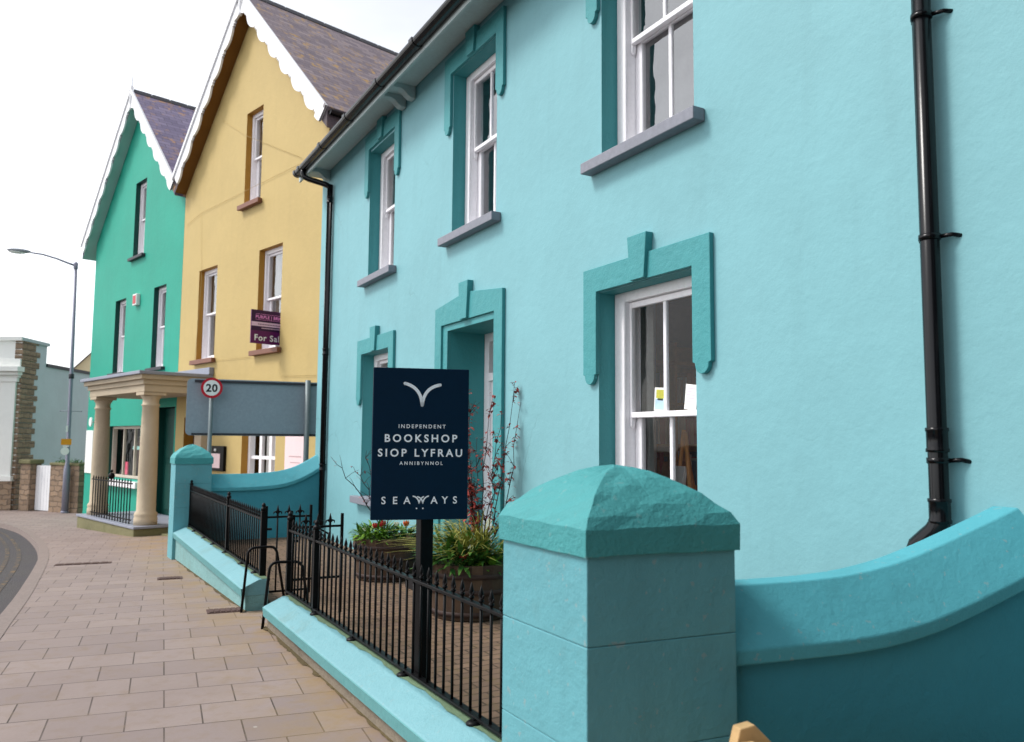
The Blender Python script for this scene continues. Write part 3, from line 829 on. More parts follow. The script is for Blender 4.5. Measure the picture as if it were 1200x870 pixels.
street_wall(2.55, 6.40, 'low pale blue wall under the nearer railing, running to the nearest pillar', m_bare)
street_wall(7.24, 11.93, 'low pale blue wall under the farther railing, running to the far pillar', m_streetwall)

# ------------------------------------------------------------------ railings and gates
RXX = 1.63
def spear(x, y, z, h=.075, s=1.0):
    m = M()
    m.lathe(x, y, [(.004, z), (.013 * s, z + .006), (.013 * s, z + .014), (.006, z + .02), (.012 * s, z + .034), (.009 * s, z + .05), (.001, z + h)], 8)
    return m
def bar_mesh(z0, zr, ztip):
    m = M(); m.tube([(0, 0, z0), (0, 0, zr + .01)], .0072, 8)
    m.add(spear(0, 0, zr + .008, ztip - zr - .008))
    for s in (-1, 1):
        m.tube([(0, 0, zr + .022), (0, s * .018, zr + .034), (0, s * .021, zr + .046)], [.005, .005, .003], 5)
    return m
def railing(y0, y1, label, posts, feet):
    t = thing('railing', label, 'railing', (RXX, (y0 + y1) / 2, .395), 'black iron railings along the street wall')
    m = M(); m.box(RXX - .02, RXX + .02, y0, y1, .410, .424); obj('bottom_rail', m, m_iron, t, bevel=.002)
    m = M(); m.box(RXX - .016, RXX + .016, y0, y1, .880, .896); obj('top_rail', m, m_iron, t, bevel=.003)
    n_ = int(round((y1 - y0) / .0935)); me = bar_mesh(0, .48, .565)
    proto = None
    for k in range(1, n_):
        y = y0 + (y1 - y0) * k / n_
        if min([abs(y - p) for p in posts] + [9]) < .035: continue
        L = (0, y - (y0 + y1) / 2, .0175)
        if proto is None:
            Wt = W[t]
            mm = M(); mm.add(me); mm.v = [tuple(Wt @ Vector(v)) for v in mm.v]
            proto = obj('bar', mm, m_iron, t); proto.location = L
        else: dup(proto, t, L)
    for p in posts:
        m = M(); m.box(RXX - .02, RXX + .02, p - .02, p + .02, .39, .96)
        m.lathe(RXX, p, [(.012, .958), (.024, .968), (.026, .985), (.014, 1.0), (.02, 1.012), (.014, 1.026), (.002, 1.036)], 12)
        obj('post', m, m_iron, t, bevel=.003)
    for p in feet:
        m = M(); m.lathe(RXX - .024, p, [(.034, .395), (.034, .402), (.026, .409), (.018, .413)], 12); m.box(RXX - .03, RXX, p - .012, p + .012, .396, .42)
        obj('foot', m, m_iron, t)
    return t
railing(2.60, 6.47, 'nearer black iron railing with spear tops, in front of the bookshop sign post', [6.47, 5.72], [5.63, 4.82, 3.99, 3.18])
railing(7.42, 11.93, 'farther black iron railing with spear tops, ending at the far pillar', [7.42, 9.1, 11.88], [11.3, 10.5, 9.84, 9.075, 8.2, 7.6])
def finial(m, x, y, z):
    m.lathe(x, y, [(.006, z), (.012, z + .01), (.006, z + .02), (.014, z + .045), (.010, z + .065), (.001, z + .10)], 8)
    for s in (-1, 1):
        m.tube([(x, y, z + .018), (x + s * .018, y, z + .042), (x + s * .033, y, z + .036), (x + s * .036, y, z + .018)], [.006, .008, .007, .003], 6)
def gate(y, x0, x1, zb, hinge_side, label, lock):
    t = thing('garden_gate', label, 'gate', (x0, y, .2), 'open iron gate leaves')
    for x in (x0, x1):
        m = M(); m.box(x - .011, x + .011, y - .011, y + .011, .215, 1.005); obj('stile', m, m_iron, t, bevel=.002)
    for z in (.905, zb):
        m = M(); m.box(x0 + .011, x1 - .011, y - .007, y + .007, z - .009, z + .009); obj('rail', m, m_iron, t, bevel=.002)
    for k in (1, 2, 3):
        x = x0 + (x1 - x0) * k / 4
        m = M(); m.tube([(x, y, zb), (x, y, .92)], .008, 8); finial(m, x, y, .912); obj('bar', m, m_iron, t)
    m = M()
    for z in (.36, .80): m.box(x0 - .03, x0 + .05, y - .014, y + .014, z - .01, z + .01)
    obj('hinge', m, m_iron, t, bevel=.002)
    if lock:
        m = M()
        for s in (-1, 1):
            pts = [(x0 + .19 + s * (.02 + .05 * math.cos(a) * (1 - a / 14)), y - .015, .80 + .05 * math.sin(a) * (1 - a / 14)) for a in [k * .5 for k in range(18)]]
            m.tube(pts, .007, 6)
        m.tube([(x0 + .1, y - .015, .84), (x0 + .19, y - .015, .90), (x0 + .29, y - .015, .84)], .008, 6)
        obj('scroll', m, m_iron, t)
gate(7.42, 1.655, 2.055, .25, 1, 'open black gate leaf hung on the farther railing post with arrow finials', False)
gate(6.47, 1.655, 2.05, .50, 1, 'open black gate leaf hung on the nearer railing post, with scrollwork', True)
def hoop(y, pts, bot, label):
    m = M()
    def fil(P, r=.05):
        out = [P[0]]
        for a, b, c in zip(P, P[1:], P[2:]):
            a, b, c = Vector(a), Vector(b), Vector(c)
            d1 = (a - b).normalized(); d2 = (c - b).normalized()
            s, e = b + d1 * min(r, (a - b).length / 2), b + d2 * min(r, (c - b).length / 2)
            for k in range(6):
                f = k / 5; out.append(tuple(s * (1 - f) ** 2 + b * 2 * f * (1 - f) + e * f ** 2))
        return out + [P[-1]]
    m.tube(fil([(x, y, z) for x, z in pts], .06), .0115, 10)
    o = obj('handrail_hoop', m, m_iron, loc=(pts[0][0], y, bot), label=label, cat='handrail', group='black tubular hoops at the gate')
hoop(7.21, [(1.425, .12), (1.468, .672), (1.70, .672), (1.80, .13)], .13, 'black tubular handrail hoop at the end of the farther low wall')
hoop(6.43, [(1.432, .15), (1.475, .652), (1.72, .645), (1.80, .16)], .16, 'black tubular handrail hoop at the end of the nearer low wall')

# ------------------------------------------------------------------ lettering
def text_mesh(s, cap, width=None, bold=0.0, depth=.0015):
    """flat lettering, centred on x, baseline at z=0, in the XZ plane facing -Y; returns an M"""
    cu = bpy.data.curves.new('lettering', 'FONT'); cu.body = s; cu.size = 1; cu.align_x = 'LEFT'; cu.offset = bold
    cu.extrude = 0; cu.resolution_u = 4
    o = bpy.data.objects.new('lettering_tmp', cu); COL.objects.link(o)
    def grab():
        bpy.context.view_layer.update()
        dg = bpy.context.evaluated_depsgraph_get()
        me = bpy.data.meshes.new_from_object(o.evaluated_get(dg)); return me
    me = grab(); H = max(v.co.y for v in me.vertices) if not s.islower() else .7
    sc = cap / (.70)
    if width:
        w1 = (max(v.co.x for v in me.vertices) - min(v.co.x for v in me.vertices)) * sc
        cu.space_character = 1.5; me2 = grab()
        w2 = (max(v.co.x for v in me2.vertices) - min(v.co.x for v in me2.vertices)) * sc
        cu.space_character = max(.6, 1 + .5 * (width - w1) / max(1e-6, (w2 - w1))); me = grab()
    xs = [v.co.x for v in me.vertices]; c = (min(xs) + max(xs)) / 2
    out = M()
    out.v = [((v.co.x - c) * sc, 0, v.co.y * sc) for v in me.vertices]
    out.f = [tuple(p.vertices) for p in me.polygons]
    bpy.data.objects.remove(o, do_unlink=True)
    return out
def place(m, origin, right, out=.003, normal=None, thick=.0008):
    """map a text M (x, 0, z) onto a board: origin + x*right + z*up + out*normal"""
    r_ = Vector(right).normalized(); nrm = Vector(normal).normalized(); o = Vector(origin)
    k = M(); k.f = list(m.f); k.v = [tuple(o + r_ * x + Vector((0, 0, 1)) * z + nrm * out) for (x, _, z) in m.v]
    return k
def ribbon(pts, w):
    m = M(); n_ = len(pts); L = []
    for k, p in enumerate(pts):
        a = Vector(pts[max(k - 1, 0)]); b = Vector(pts[min(k + 1, n_ - 1)])
        t = (b - a).normalized(); L.append((Vector(p) + Vector((-t.y, t.x)) * w / 2, Vector(p) - Vector((-t.y, t.x)) * w / 2))
    for (a, b), (c, d) in zip(L, L[1:]): m.quad((a.x, 0, a.y), (b.x, 0, b.y), (d.x, 0, d.y), (c.x, 0, c.y))
    for (e, f_) in ((pts[0], pts[1]), (pts[-1], pts[-2])):
        i = len(m.v); m.v += [(e[0] + w / 2 * math.cos(2 * PI * k / 10), -.0002, e[1] + w / 2 * math.sin(2 * PI * k / 10)) for k in range(10)]; m.f.append(tuple(range(i, i + 10)))
    return m
def bez(p0, p1, p2, n_=12):
    return [((1 - f) ** 2 * p0[0] + 2 * f * (1 - f) * p1[0] + f * f * p2[0], (1 - f) ** 2 * p0[1] + 2 * f * (1 - f) * p1[1] + f * f * p2[1]) for f in [k / n_ for k in range(n_ + 1)]]

# ------------------------------------------------------------------ bookshop sign
az = R(17)
rt = Vector((math.cos(az), -math.sin(az), 0)); nm = Vector((-math.sin(az), -math.cos(az), 0))
t = thing('bookshop_sign', 'dark navy bookshop sign board with white lettering on a black post behind the railing', 'sign', (1.685, 3.93, .172))
m = M(); m.box(1.652, 1.722, 3.895, 3.965, .172, 1.25); obj('post', m, m_iron, t, bevel=.004)
o_ = Vector((1.68, 3.875, 0))
def sb(x, z, e): return tuple(o_ + rt * x + nm * e + Vector((0, 0, z)))
m = M(); m.prism([(-.292, 1.195), (.205, 1.195), (.205, 1.974), (-.292, 1.974)], lambda p, e: sb(p[0], p[1], e), -.03, .008)
bd = obj('board', m, m_navy, t, bevel=.003)
def sx(px): return (px - 65) / 1050 - .292
def sz(py): return 1.974 - (py - 8) / 1045
def put(s, x0, x1, y0, y1, bold):
    tm = text_mesh(s, (y1 - y0) / 1045, (x1 - x0) / 1050, bold)
    obj('lettering', place(tm, o_ + rt * sx((x0 + x1) / 2) + Vector((0, 0, sz(y1))), rt, .0095, nm), m_letter, bd, weld=False)
put('INDEPENDENT', 205, 460, 313, 333, .012)
put('BOOKSHOP', 132, 525, 367, 407, .022)
put('SIOP LYFRAU', 97, 553, 445, 485, .022)
put('ANNIBYNNOL', 213, 447, 512, 530, .012)
for ch, a, b in (('S', 118, 146), ('E', 183, 205), ('A', 243, 271), ('A', 389, 417), ('Y', 447, 476), ('S', 503, 531)): put(ch, a, b, 699, 737, .014)
def logo(pts, w, name='logo'):
    m = ribbon([(sx(x), sz(y)) for x, y in pts], w)
    return m
def place0(m): return place(M_shift(m), o_, rt, .0095, nm)
def M_shift(m): return m
L1 = bez((235, 92), (322, 112), (330, 208)); L2 = bez((330, 208), (338, 112), (426, 97))
m = logo(L1, .0165); m.add(logo(L2, .0165)); obj('gull_emblem', place(m, o_, rt, .0095, nm), m_letter, bd, weld=False)
m = M()
for a, b, c in (((290, 697), (318, 704), (322, 735)), ((322, 735), (326, 708), (346, 700)), ((313, 700), (338, 706), (342, 735)), ((342, 735), (346, 704), (372, 697))):
    m.add(logo(bez(a, b, c), .0065))
obj('lettering', place(m, o_, rt, .0097, nm), m_letter, bd, weld=False)
m = M()
for x in (309, 343):
    i = len(m.v); m.v += [(sx(x) + .004 * math.cos(2 * PI * k / 10), 0, sz(762) + .004 * math.sin(2 * PI * k / 10)) for k in range(10)]; m.f.append(tuple(range(i, i + 10)))
obj('dots', place(m, o_, rt, .0095, nm), m_letter, bd, weld=False)

# ------------------------------------------------------------------ planters
def planter(cx, cy, rt_, rb, zt, label):
    zb = .172
    t = thing('barrel_planter', label, 'planter', (cx, cy, zb), 'half barrel planters in front of the bookshop')
    m = M(); h = zt - zb
    m.lathe(cx, cy, [(rb * .96, zb), (rb, zb + .01), (rb + (rt_ - rb) * .6, zb + h * .5), (rt_, zt), (rt_ - .025, zt), (rt_ - .03, zt - .09)], 28, smooth=False, cap=True)
    obj('staves', m, m_barrel, t, weld=False)
    for f in (.12, .52, .80):
        m = M(); r0 = rb + (rt_ - rb) * (f * 1.15 if f < .5 else .6 + (f - .5) * .8); z = zb + h * f
        m.lathe(cx, cy, [(r0 + .0, z - .02), (r0 + .006, z - .02), (r0 + .010, z + .02), (r0 + .002, z + .02)], 28, cap=False)
        obj('hoop', m, m_hoop, t)
    m = M(); m.lathe(cx, cy, [(rt_ - .028, zt - .05), (rt_ * .5, zt - .03), (.01, zt - .02)], 20, cap=False); obj('soil', m, m_soil, t)
    return t
BX, BY, BZ = 3.055, 6.12, .615
planter(BX, BY, .385, .325, BZ, 'large half barrel planter of grass and red leaved shrub, right of the shop door')
SX, SY, SZ = 3.05, 8.1, .60
planter(SX, SY, .35, .30, SZ, 'half barrel planter of tulips between the far window and the shop door')

def leaf(m, p, d, up, L, w, curl=.2, seg=3):
    d = Vector(d).normalized(); s = d.cross(Vector(up)); s = s.normalized() if s.length > 1e-4 else d.orthogonal().normalized(); u = s.cross(d)
    P = []
    for k in range(seg + 1):
        f = k / seg; wd = w * math.sin(PI * (f * .9 + .08)); c = Vector(p) + d * L * f + u * (-curl * L * f * f)
        P.append((c - s * wd / 2, c + s * wd / 2))
    for (a, b), (c, e) in zip(P, P[1:]): m.quad(a, b, e, c, smooth=True)
def foliage(cx, cy, z, r, n_, hmin, hmax, L, w, mat, name, label, cat, rnd, group=None):
    m = M()
    for k in range(n_):
        a = rnd.uniform(0, 2 * PI); q = r * math.sqrt(rnd.random()); x, y = cx + q * math.cos(a), cy + q * math.sin(a)
        zz = z + rnd.uniform(hmin, hmax) * (1 - .5 * (q / r) ** 2)
        dr_ = Vector((math.cos(a) + rnd.uniform(-.8, .8), math.sin(a) + rnd.uniform(-.8, .8), rnd.uniform(-.1, 1.2)))
        leaf(m, (x, y, zz), dr_, (0, 0, 1), L * rnd.uniform(.6, 1.3), w * rnd.uniform(.6, 1.3), rnd.uniform(.0, .5))
    return obj(name, m, mat, loc=(cx, cy, z), label=label, cat=cat, group=group, weld=False)
rnd = random.Random(3)
foliage(SX - .16, SY - .04, SZ - .03, .19, 330, 0, .17, .12, .026, m_leaf, 'leafy_plant', 'clump of bright green shoots at the left of the tulip barrel', 'plant', rnd)
foliage(SX + .13, SY - .05, SZ - .03, .17, 150, 0, .13, .11, .034, m_leafd, 'leafy_plant', 'broad leaved green plant at the right of the tulip barrel, beside the sign post', 'plant', rnd)
foliage(BX + .10, BY - .12, BZ - .03, .22, 120, 0, .08, .12, .042, m_leaf, 'leafy_plant', 'low bright leaved plant at the front rim of the large barrel', 'plant', rnd)
foliage(BX - .12, BY - .04, BZ - .03, .27, 420, 0, .24, .16, .032, m_leafd, 'leafy_plant', 'dense green tuft on the left side of the large barrel', 'plant', rnd)
def flower(x, y, z0, z1, mat, r, label, lean=(0, 0)):
    t = thing('flower', label, 'flower', (x, y, z0), 'flowers in the barrel planters')
    X, Y_ = x + lean[0], y + lean[1]
    m = M(); m.tube([(x, y, z0), ((x + X) / 2, (y + Y_) / 2, (z0 + z1) / 2 + .01), (X, Y_, z1)], .004, 6); obj('stem', m, m_leafd, t)
    m = M()
    for k in range(6):
        a = k * PI / 3
        P0_ = (X, Y_, z1 - .005)
        i = len(m.v); rings = []
        for q in range(5):
            f = q / 4; rr = r * math.sin(PI * (.12 + .62 * f)) ; hh = r * 1.9 * f
            for s in (-1, 0, 1):
                b = a + s * .5 * math.sin(PI * (.1 + .85 * f)); m.v.append((X + rr * math.cos(b), Y_ + rr * math.sin(b), z1 - .005 + hh))
        for q in range(4):
            for s in range(2):
                m.f.append((i + q * 3 + s, i + q * 3 + s + 1, i + q * 3 + s + 4, i + q * 3 + s + 3)); m.sm.add(len(m.f) - 1)
    obj('petals', m, mat, t, weld=False)
    m = M()
    for k in range(3): leaf(m, (x, y, z0), (math.cos(k * 2.1 + x * 9), math.sin(k * 2.1 + x * 9), 1.6), (0, 0, 1), (z1 - z0) * .9, .03, .3)
    obj('leaf', m, m_leafd, t, weld=False)
flower(SX - .07, SY - .05, SZ - .03, .70, m_flred, .040, 'deep red tulip in the small barrel, just under the sign board corner')
flower(SX - .115, SY - .02, SZ - .03, .69, m_flred, .032, 'smaller red tulip beside the deep red one, farthest left under the sign board', (-.02, 0))
flower(SX + .09, SY - .04, SZ - .03, .70, m_flwhite, .030, 'white tulip in the small barrel under the sign board')
flower(SX + .19, SY - .06, SZ - .03, .70, m_florange, .034, 'orange tulip in the small barrel against the sign post')
flower(SX - .25, SY - .06, SZ - .03, .67, m_flwhite, .02, 'small cream flower at the left edge of the tulip barrel', (-.02, 0))
flower(BX - .16, BY - .17, BZ - .03, .645, m_flred, .036, 'red flower low in the large barrel among grass blades', (-.01, -.02))
flower(BX - .10, BY - .17, BZ - .03, .70, m_flwhite, .034, 'white flower standing above the red one in the large barrel')
# arching ornamental grass
m = M()
rnd = random.Random(11)
for k in range(300):
    a = rnd.gauss(PI * 1.02, .95) if k < 150 else rnd.uniform(0, 2 * PI)
    Lh = rnd.uniform(.30, .80); hgt = rnd.uniform(.14, .48)
    if k % 9 == 0: Lh *= .4; hgt += .15
    x0, y0 = BX + .02 + rnd.gauss(0, .06), BY - .02 + rnd.gauss(0, .06)
    d = Vector((math.cos(a), math.sin(a), 0)); s = Vector((-d.y, d.x, 0)); w = rnd.uniform(.004, .008)
    tw = rnd.uniform(-.5, .5)
    P = []
    for q in range(9):
        f = q / 8; c = Vector((x0, y0, BZ - .03)) + d * Lh * f ** 1.2 + Vector((0, 0, hgt * 1.9 * (f - f * f * rnd.uniform(.60, .64)) ))
        c.x = min(c.x, 3.42)
        ww = w * (1 - f * .85); e = s * math.cos(tw) + Vector((0, 0, 1)) * math.sin(tw)
        P.append((c - e * ww, c + e * ww))
    for (a_, b_), (c_, e_) in zip(P, P[1:]): m.quad(a_, b_, e_, c_, smooth=True)
obj('ornamental_grass', m, m_blade, loc=(BX, BY, BZ - .03), label='arching yellow green ornamental grass spilling from the large barrel', cat='grass', weld=False)
# red-leaved shrubs
def shrub(name, label, base, tips, seed, leaves_per=18, thick=.009):
    rnd = random.Random(seed)
    t = thing(name, label, 'shrub', base, 'red leaved shrubs in the barrels')
    mb, ml = M(), M()
    def twig(pts, r0, r1):
        n_ = len(pts); mb.tube(pts, [r0 + (r1 - r0) * k / (n_ - 1) for k in range(n_)], 6)
    for (tip, bend) in tips:
        a = Vector(base); b = Vector(tip); c = (a + b) / 2 + Vector(bend)
        pts = [a * (1 - f) ** 2 + c * 2 * f * (1 - f) + b * f * f for f in [k / 9 for k in range(10)]]
        pts = [p + Vector((rnd.gauss(0, .012), rnd.gauss(0, .012), rnd.gauss(0, .008))) for p in pts]
        pts[0] = a
        twig([tuple(p) for p in pts], thick, .002)
        subs = []
        for q in range(10):
            f = rnd.uniform(.22, .97); p = pts[int(f * 9)]; dv = (b - a).normalized()
            e = p + Vector((rnd.gauss(0, .07), rnd.gauss(0, .06), rnd.uniform(.02, .15)))
            e.x = min(e.x, 3.42)
            twig([tuple(p), tuple((p + e) / 2 + Vector((0, 0, .01))), tuple(e)], .003, .001); subs.append((p, e))
        for q in range(leaves_per):
            if rnd.random() < .72:
                p, e = rnd.choice(subs); c_ = p + (e - p) * rnd.uniform(.3, 1)
            else: c_ = pts[rnd.randint(4, 9)]
            for r_ in range(rnd.choice((1, 2, 2))):
                leaf(ml, c_ + Vector((rnd.gauss(0, .01), rnd.gauss(0, .01), rnd.gauss(0, .01))), (rnd.gauss(0, 1), rnd.gauss(0, 1), rnd.uniform(-.4, .9)), (0, 0, 1), rnd.uniform(.024, .058), rnd.uniform(.014, .030), .4, 2)
    obj('branches', mb, m_twig, t, weld=False); obj('leaves', ml, m_redleaf, t, weld=False)
shrub('red_leaved_shrub', 'thin twiggy shrub with dark red leaves standing in front of the shop doorway', (3.16, 6.14, .58),
      [((3.40, 6.02, 2.10), (.08, 0, -.1)), ((3.41, 5.96, 1.92), (.10, 0, -.2)), ((3.31, 6.08, 1.85), (.0, 0, .05)), ((3.22, 6.12, 1.98), (-.02, 0, .0)), ((3.02, 6.16, 2.0), (-.06, 0, -.1)), ((2.98, 6.16, 1.72), (-.05, 0, -.08)), ((3.12, 6.2, 1.62), (-.02, 0, 0)), ((3.02, 6.14, 1.38), (-.04, 0, -.05)), ((3.28, 6.1, 1.45), (.02, 0, 0)), ((2.99, 6.15, 1.9), (-.05, 0, 0)), ((3.04, 6.15, 1.55), (-.05, 0, 0))], 5, 66, .006)
shrub('red_leaved_shrub', 'bare branch with few red leaves reaching out left from behind the sign board', (3.05, 8.12, .58),
      [((2.40, 8.05, 1.42), (-.02, 0, .16)), ((2.66, 8.05, 1.33), (-.02, 0, .18)), ((2.78, 8.08, 1.5), (-.03, 0, .1)), ((3.2, 8.1, 1.6), (.0, 0, .1))], 8, 9, .007)

# ------------------------------------------------------------------ yellow and green gabled houses (own frame: n, u, z)
FR.append(HF)
K = 6.9
def gable_house(name, label, u0, u1, wins, doors, mats, eave, apex, winw, groundz, EXS):
    mw, mrev, msof, mroof, msill = mats
    c = (u0 + u1) / 2
    h = thing(name, label, 'house', (K, c, G(20)))
    P = lambda u, z: (K, u, z)
    def top(u): return eave + (apex - eave) * (1 - abs(u - c) / ((u1 - u0) / 2))
    holes = wins + doors
    m = M(); wall_grid(m, u0, u1, groundz, top, holes, P, (c,))
    B = K + 9
    m.quad((K, u0, groundz), (B, u0, groundz), (B, u0, eave), (K, u0, eave)); m.quad((K, u1, groundz), (B, u1, groundz), (B, u1, eave), (K, u1, eave))
    m.quad((B, u0, groundz), (B, u1, groundz), (B, u1, eave), (B, c, apex), (B, u0, eave))
    obj('wall', m, mw, h)
    for w in holes:
        m = M(); reveals(m, w, P, lambda u, z: (K + .22, u, z), 'LRTB'); obj('reveal', m, mrev, h)
    # roof slopes with front overhang
    ov = .24; th = .36; RO = .37
    half = (u1 - u0) / 2; slope = (apex - eave) / half; ex = .36
    m = M(); mu = M()
    for s in (-1, 1):
        exs = EXS[0] if s < 0 else EXS[1]
        ue, ze = c + s * (half + exs - .02), eave - slope * (exs - .02)
        zr = apex + RO; ze2 = ze + RO
        L = math.hypot(half + ex, apex - ze)
        q = [(K - ov, ue, ze2), (B, ue, ze2), (B, c, zr), (K - ov, c, zr)]
        m.quad(*q, uv=[(0, 0), (B - K + ov, 0), (B - K + ov, L), (0, L)])
        mu.quad((K - ov, ue, ze2 - th), (B, ue, ze2 - th), (B, c, zr - th), (K - ov, c, zr - th))
        m.quad((K - ov, ue, ze2 - th), (B, ue, ze2 - th), (B, ue, ze2), (K - ov, ue, ze2), uv=[(0, 0)] * 4)
        m.quad((K - ov, ue, ze2 - th), (K - ov, c, zr - th), (K - ov, c, zr), (K - ov, ue, ze2), uv=[(0, 0)] * 4)
    rf = obj('roof', m, mroof, h, weld=False)
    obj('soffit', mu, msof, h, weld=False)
    # ridge tiles
    k = 0; x = K - ov + .02
    m = M()
    while x < B - .5:
        m.prism([(c - .10, apex + RO - .08), (c, apex + RO + .055), (c + .10, apex + RO - .08)], lambda p, n_: (n_, p[0], p[1]), x, x + .44); x += .455
    obj('ridge_tiles', m, m_slatedark, rf, bevel=.01, weld=False)
    # scalloped bargeboards
    for s in (-1, 1):
        ex = EXS[0] if s < 0 else EXS[1]
        Lb = math.hypot(half + ex, slope * (half + ex)); n_ = 170
        du, dz = s * (half + ex) / Lb, -slope * (half + ex) / Lb
        pu, pz = -s * abs(dz), -abs(du)                # inward normal of the slope (down and towards the middle)
        ptop, pbot = [], []
        pitch = .66
        for q in range(n_ + 1):
            d = Lb * q / n_; f = (d % pitch) / pitch
            sc_ = .225 + .105 * math.sin(PI * min(1, f / .82)) ** .7 if f < .82 else (.27 if (.85 < f < .89 or .93 < f < .97) else .225)
            if d > Lb - .2: sc_ = .32 - .25 * max(0, (d - Lb + .08))
            ptop.append((c + du * d, apex + RO + .02 + dz * d)); pbot.append((c + du * d + pu * sc_, apex + RO + .02 + dz * d + pz * sc_))
        m = M(); a0, a1 = K - ov - .045, K - ov - .003
        for q in range(n_):
            A, B_, C_, D_ = ptop[q], ptop[q + 1], pbot[q + 1], pbot[q]
            m.quad((a0, *A), (a0, *B_), (a0, *C_), (a0, *D_)); m.quad((a1, *A), (a1, *B_), (a1, *C_), (a1, *D_))
            m.quad((a0, *D_), (a0, *C_), (a1, *C_), (a1, *D_)); m.quad((a0, *A), (a0, *B_), (a1, *B_), (a1, *A))
        # moulded capping along the top edge
        A, B_ = ptop[0], ptop[-1]
        e = .05
        m.prism([(A[0], A[1] + .03), (B_[0], B_[1] + .03), (B_[0] + pu * e, B_[1] + pz * e), (A[0] + pu * e, A[1] + pz * e)], lambda p, n_: (n_, p[0], p[1]), a0 - .03, a0 - .001)
        obj('bargeboard', m, m_barge, h, weld=True)
    m = M()
    m.lathe(K - ov - .03, c, [(.03, apex - .14), (.045, apex - .10), (.03, apex - .06), (.045, apex), (.045, apex + .26), (.03, apex + .38), (.05, apex + .44), (.02, apex + .50), (.012, apex + .68), (.003, apex + .82)], 12)
    obj('gable_finial', m, m_barge, h)
    m = M(); room(m, u0 + .1, u1 - .1, groundz + .2, apex - 1.9 if False else eave - .0, K + .36, K + 5, lambda n_, u, z: (n_, u, z)); obj('interior', m, m_dark, h)
    for w in wins:
        ww = winw(h, w)
        if msill is not None:
            m = M(); m.box(K - .10, K + .22, w[0] - .0, w[1] + .0, w[2] - .095, w[2] - .004); m.v = [(p[0], (p[1] - .10 if abs(p[1] - w[0]) < .01 else p[1] + .10) if p[0] < K else p[1], p[2]) for p in m.v]
            obj('window_sill', m, msill, ww, bevel=.005)
    return h
def uwin(h, w):
    return sash_window(h, *w, K + .115, (m_white, m_glassup), 0, fw=.07, stile=.055, bottom=.06, horns=False)
YW = [(14.17, 14.86, 6.16, 8.02), (15.97, 16.87, 3.24, 5.16), (13.22, 14.13, 3.24, 5.15)]
YG = (13.25, 14.58, .75, 2.45)
def three_pane(h, w):
    u0, u1, z0, z1 = w; x = K + .13
    m = M(); m.box(x, x + .1, u0, u0 + .09, z0, z1); m.box(x, x + .1, u1 - .09, u1, z0, z1); m.box(x, x + .1, u0 + .09, u1 - .09, z1 - .08, z1); m.box(x, x + .1, u0 + .09, u1 - .09, z0, z0 + .08)
    fr_ = obj('window', m, m_white, h, bevel=.004, seg=1)
    m = M(); a, b = u0 + .09, u1 - .09
    for k in (1, 2):
        c = a + (b - a) * k / 3; m.box(x + .02, x + .08, c - .045, c + .045, z0 + .08, z1 - .08)
    zc = 1.26
    for k in range(3):
        c0 = a + (b - a) * k / 3 + (.045 if k else 0); c1 = a + (b - a) * (k + 1) / 3 - (.045 if k < 2 else 0)
        m.box(x + .025, x + .075, c0, c1, zc - .03, zc + .03)
    obj('glazing_bars', m, m_white, fr_)
    m = M(); m.quad((x + .05, a, z0 + .08), (x + .05, b, z0 + .08), (x + .05, b, z1 - .08), (x + .05, a, z1 - .08)); obj('pane', m, m_glass, fr_)
    return fr_
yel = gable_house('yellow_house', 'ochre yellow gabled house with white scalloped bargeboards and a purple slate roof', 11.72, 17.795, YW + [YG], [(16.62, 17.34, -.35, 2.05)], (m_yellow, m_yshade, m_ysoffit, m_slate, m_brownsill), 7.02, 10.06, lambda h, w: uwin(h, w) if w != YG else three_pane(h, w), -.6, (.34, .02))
for w in YW:
    curtain(w[1] - .34, w[1] - .05, w[2] + .05, w[3] - .1, K + .30, m_curtain, yel)
curtain(YG[0] + .1, YG[0] + .35, YG[2], YG[3] - .1, K + .45, m_card, yel); curtain(YG[1] - .55, YG[1] - .12, YG[2], YG[3] - .1, K + .45, m_card, yel)
m = M(); m.box(K + .2, K + .25, 16.63, 17.33, -.3, 2.04); yd = obj('door', m, plain('brown_door_paint', srgb(70, 40, 24), .5), yel, bevel=.004)
m = M(); m.box(K + .185, K + .2, 16.75, 17.21, .0, .85); m.box(K + .185, K + .2, 16.75, 17.21, 1.0, 1.85); obj('door_panel', m, plain('brown_door_panel', srgb(82, 48, 28), .5), yd, bevel=.006)
for P_ in ([(6.88, 17.6, 6.30), (6.88, 16.9, 6.42), (6.88, 12.6, 6.46)], [(6.88, 15.95, 8.2), (6.88, 14.9, 7.6), (6.88, 12.6, 6.55)], [(6.88, 16.88, 6.42), (6.88, 16.7, 4.9), (6.88, 16.88, 3.2)], [(6.88, 15.85, 3.18), (6.88, 14.3, 3.14)], [(6.88, 13.18, 3.0), (6.88, 13.16, 2.72), (6.88, 11.9, 2.66)]):
    m = M(); m.tube(P_, .003, 5); obj('cable', m, m_yellow, yel)
m = M(); pr = [(11.36 + .06 * math.cos(a), 6.98 + .06 * math.sin(a)) for a in [PI + PI * k / 8 for k in range(9)]] + [(11.42, 7.0), (11.30, 7.0)]
m.prism(pr, lambda p, n_: (n_, p[0], p[1]), K - .22, K + 6); obj('gutter', m, m_gutter, yel)
m = M()
GWN = [(20.28, 21.03, 6.10, 8.02), (21.36, 22.14, 3.25, 5.14), (18.70, 19.46, 3.23, 5.14)]
SHOP = (19.92, 22.25, .62, 1.90)
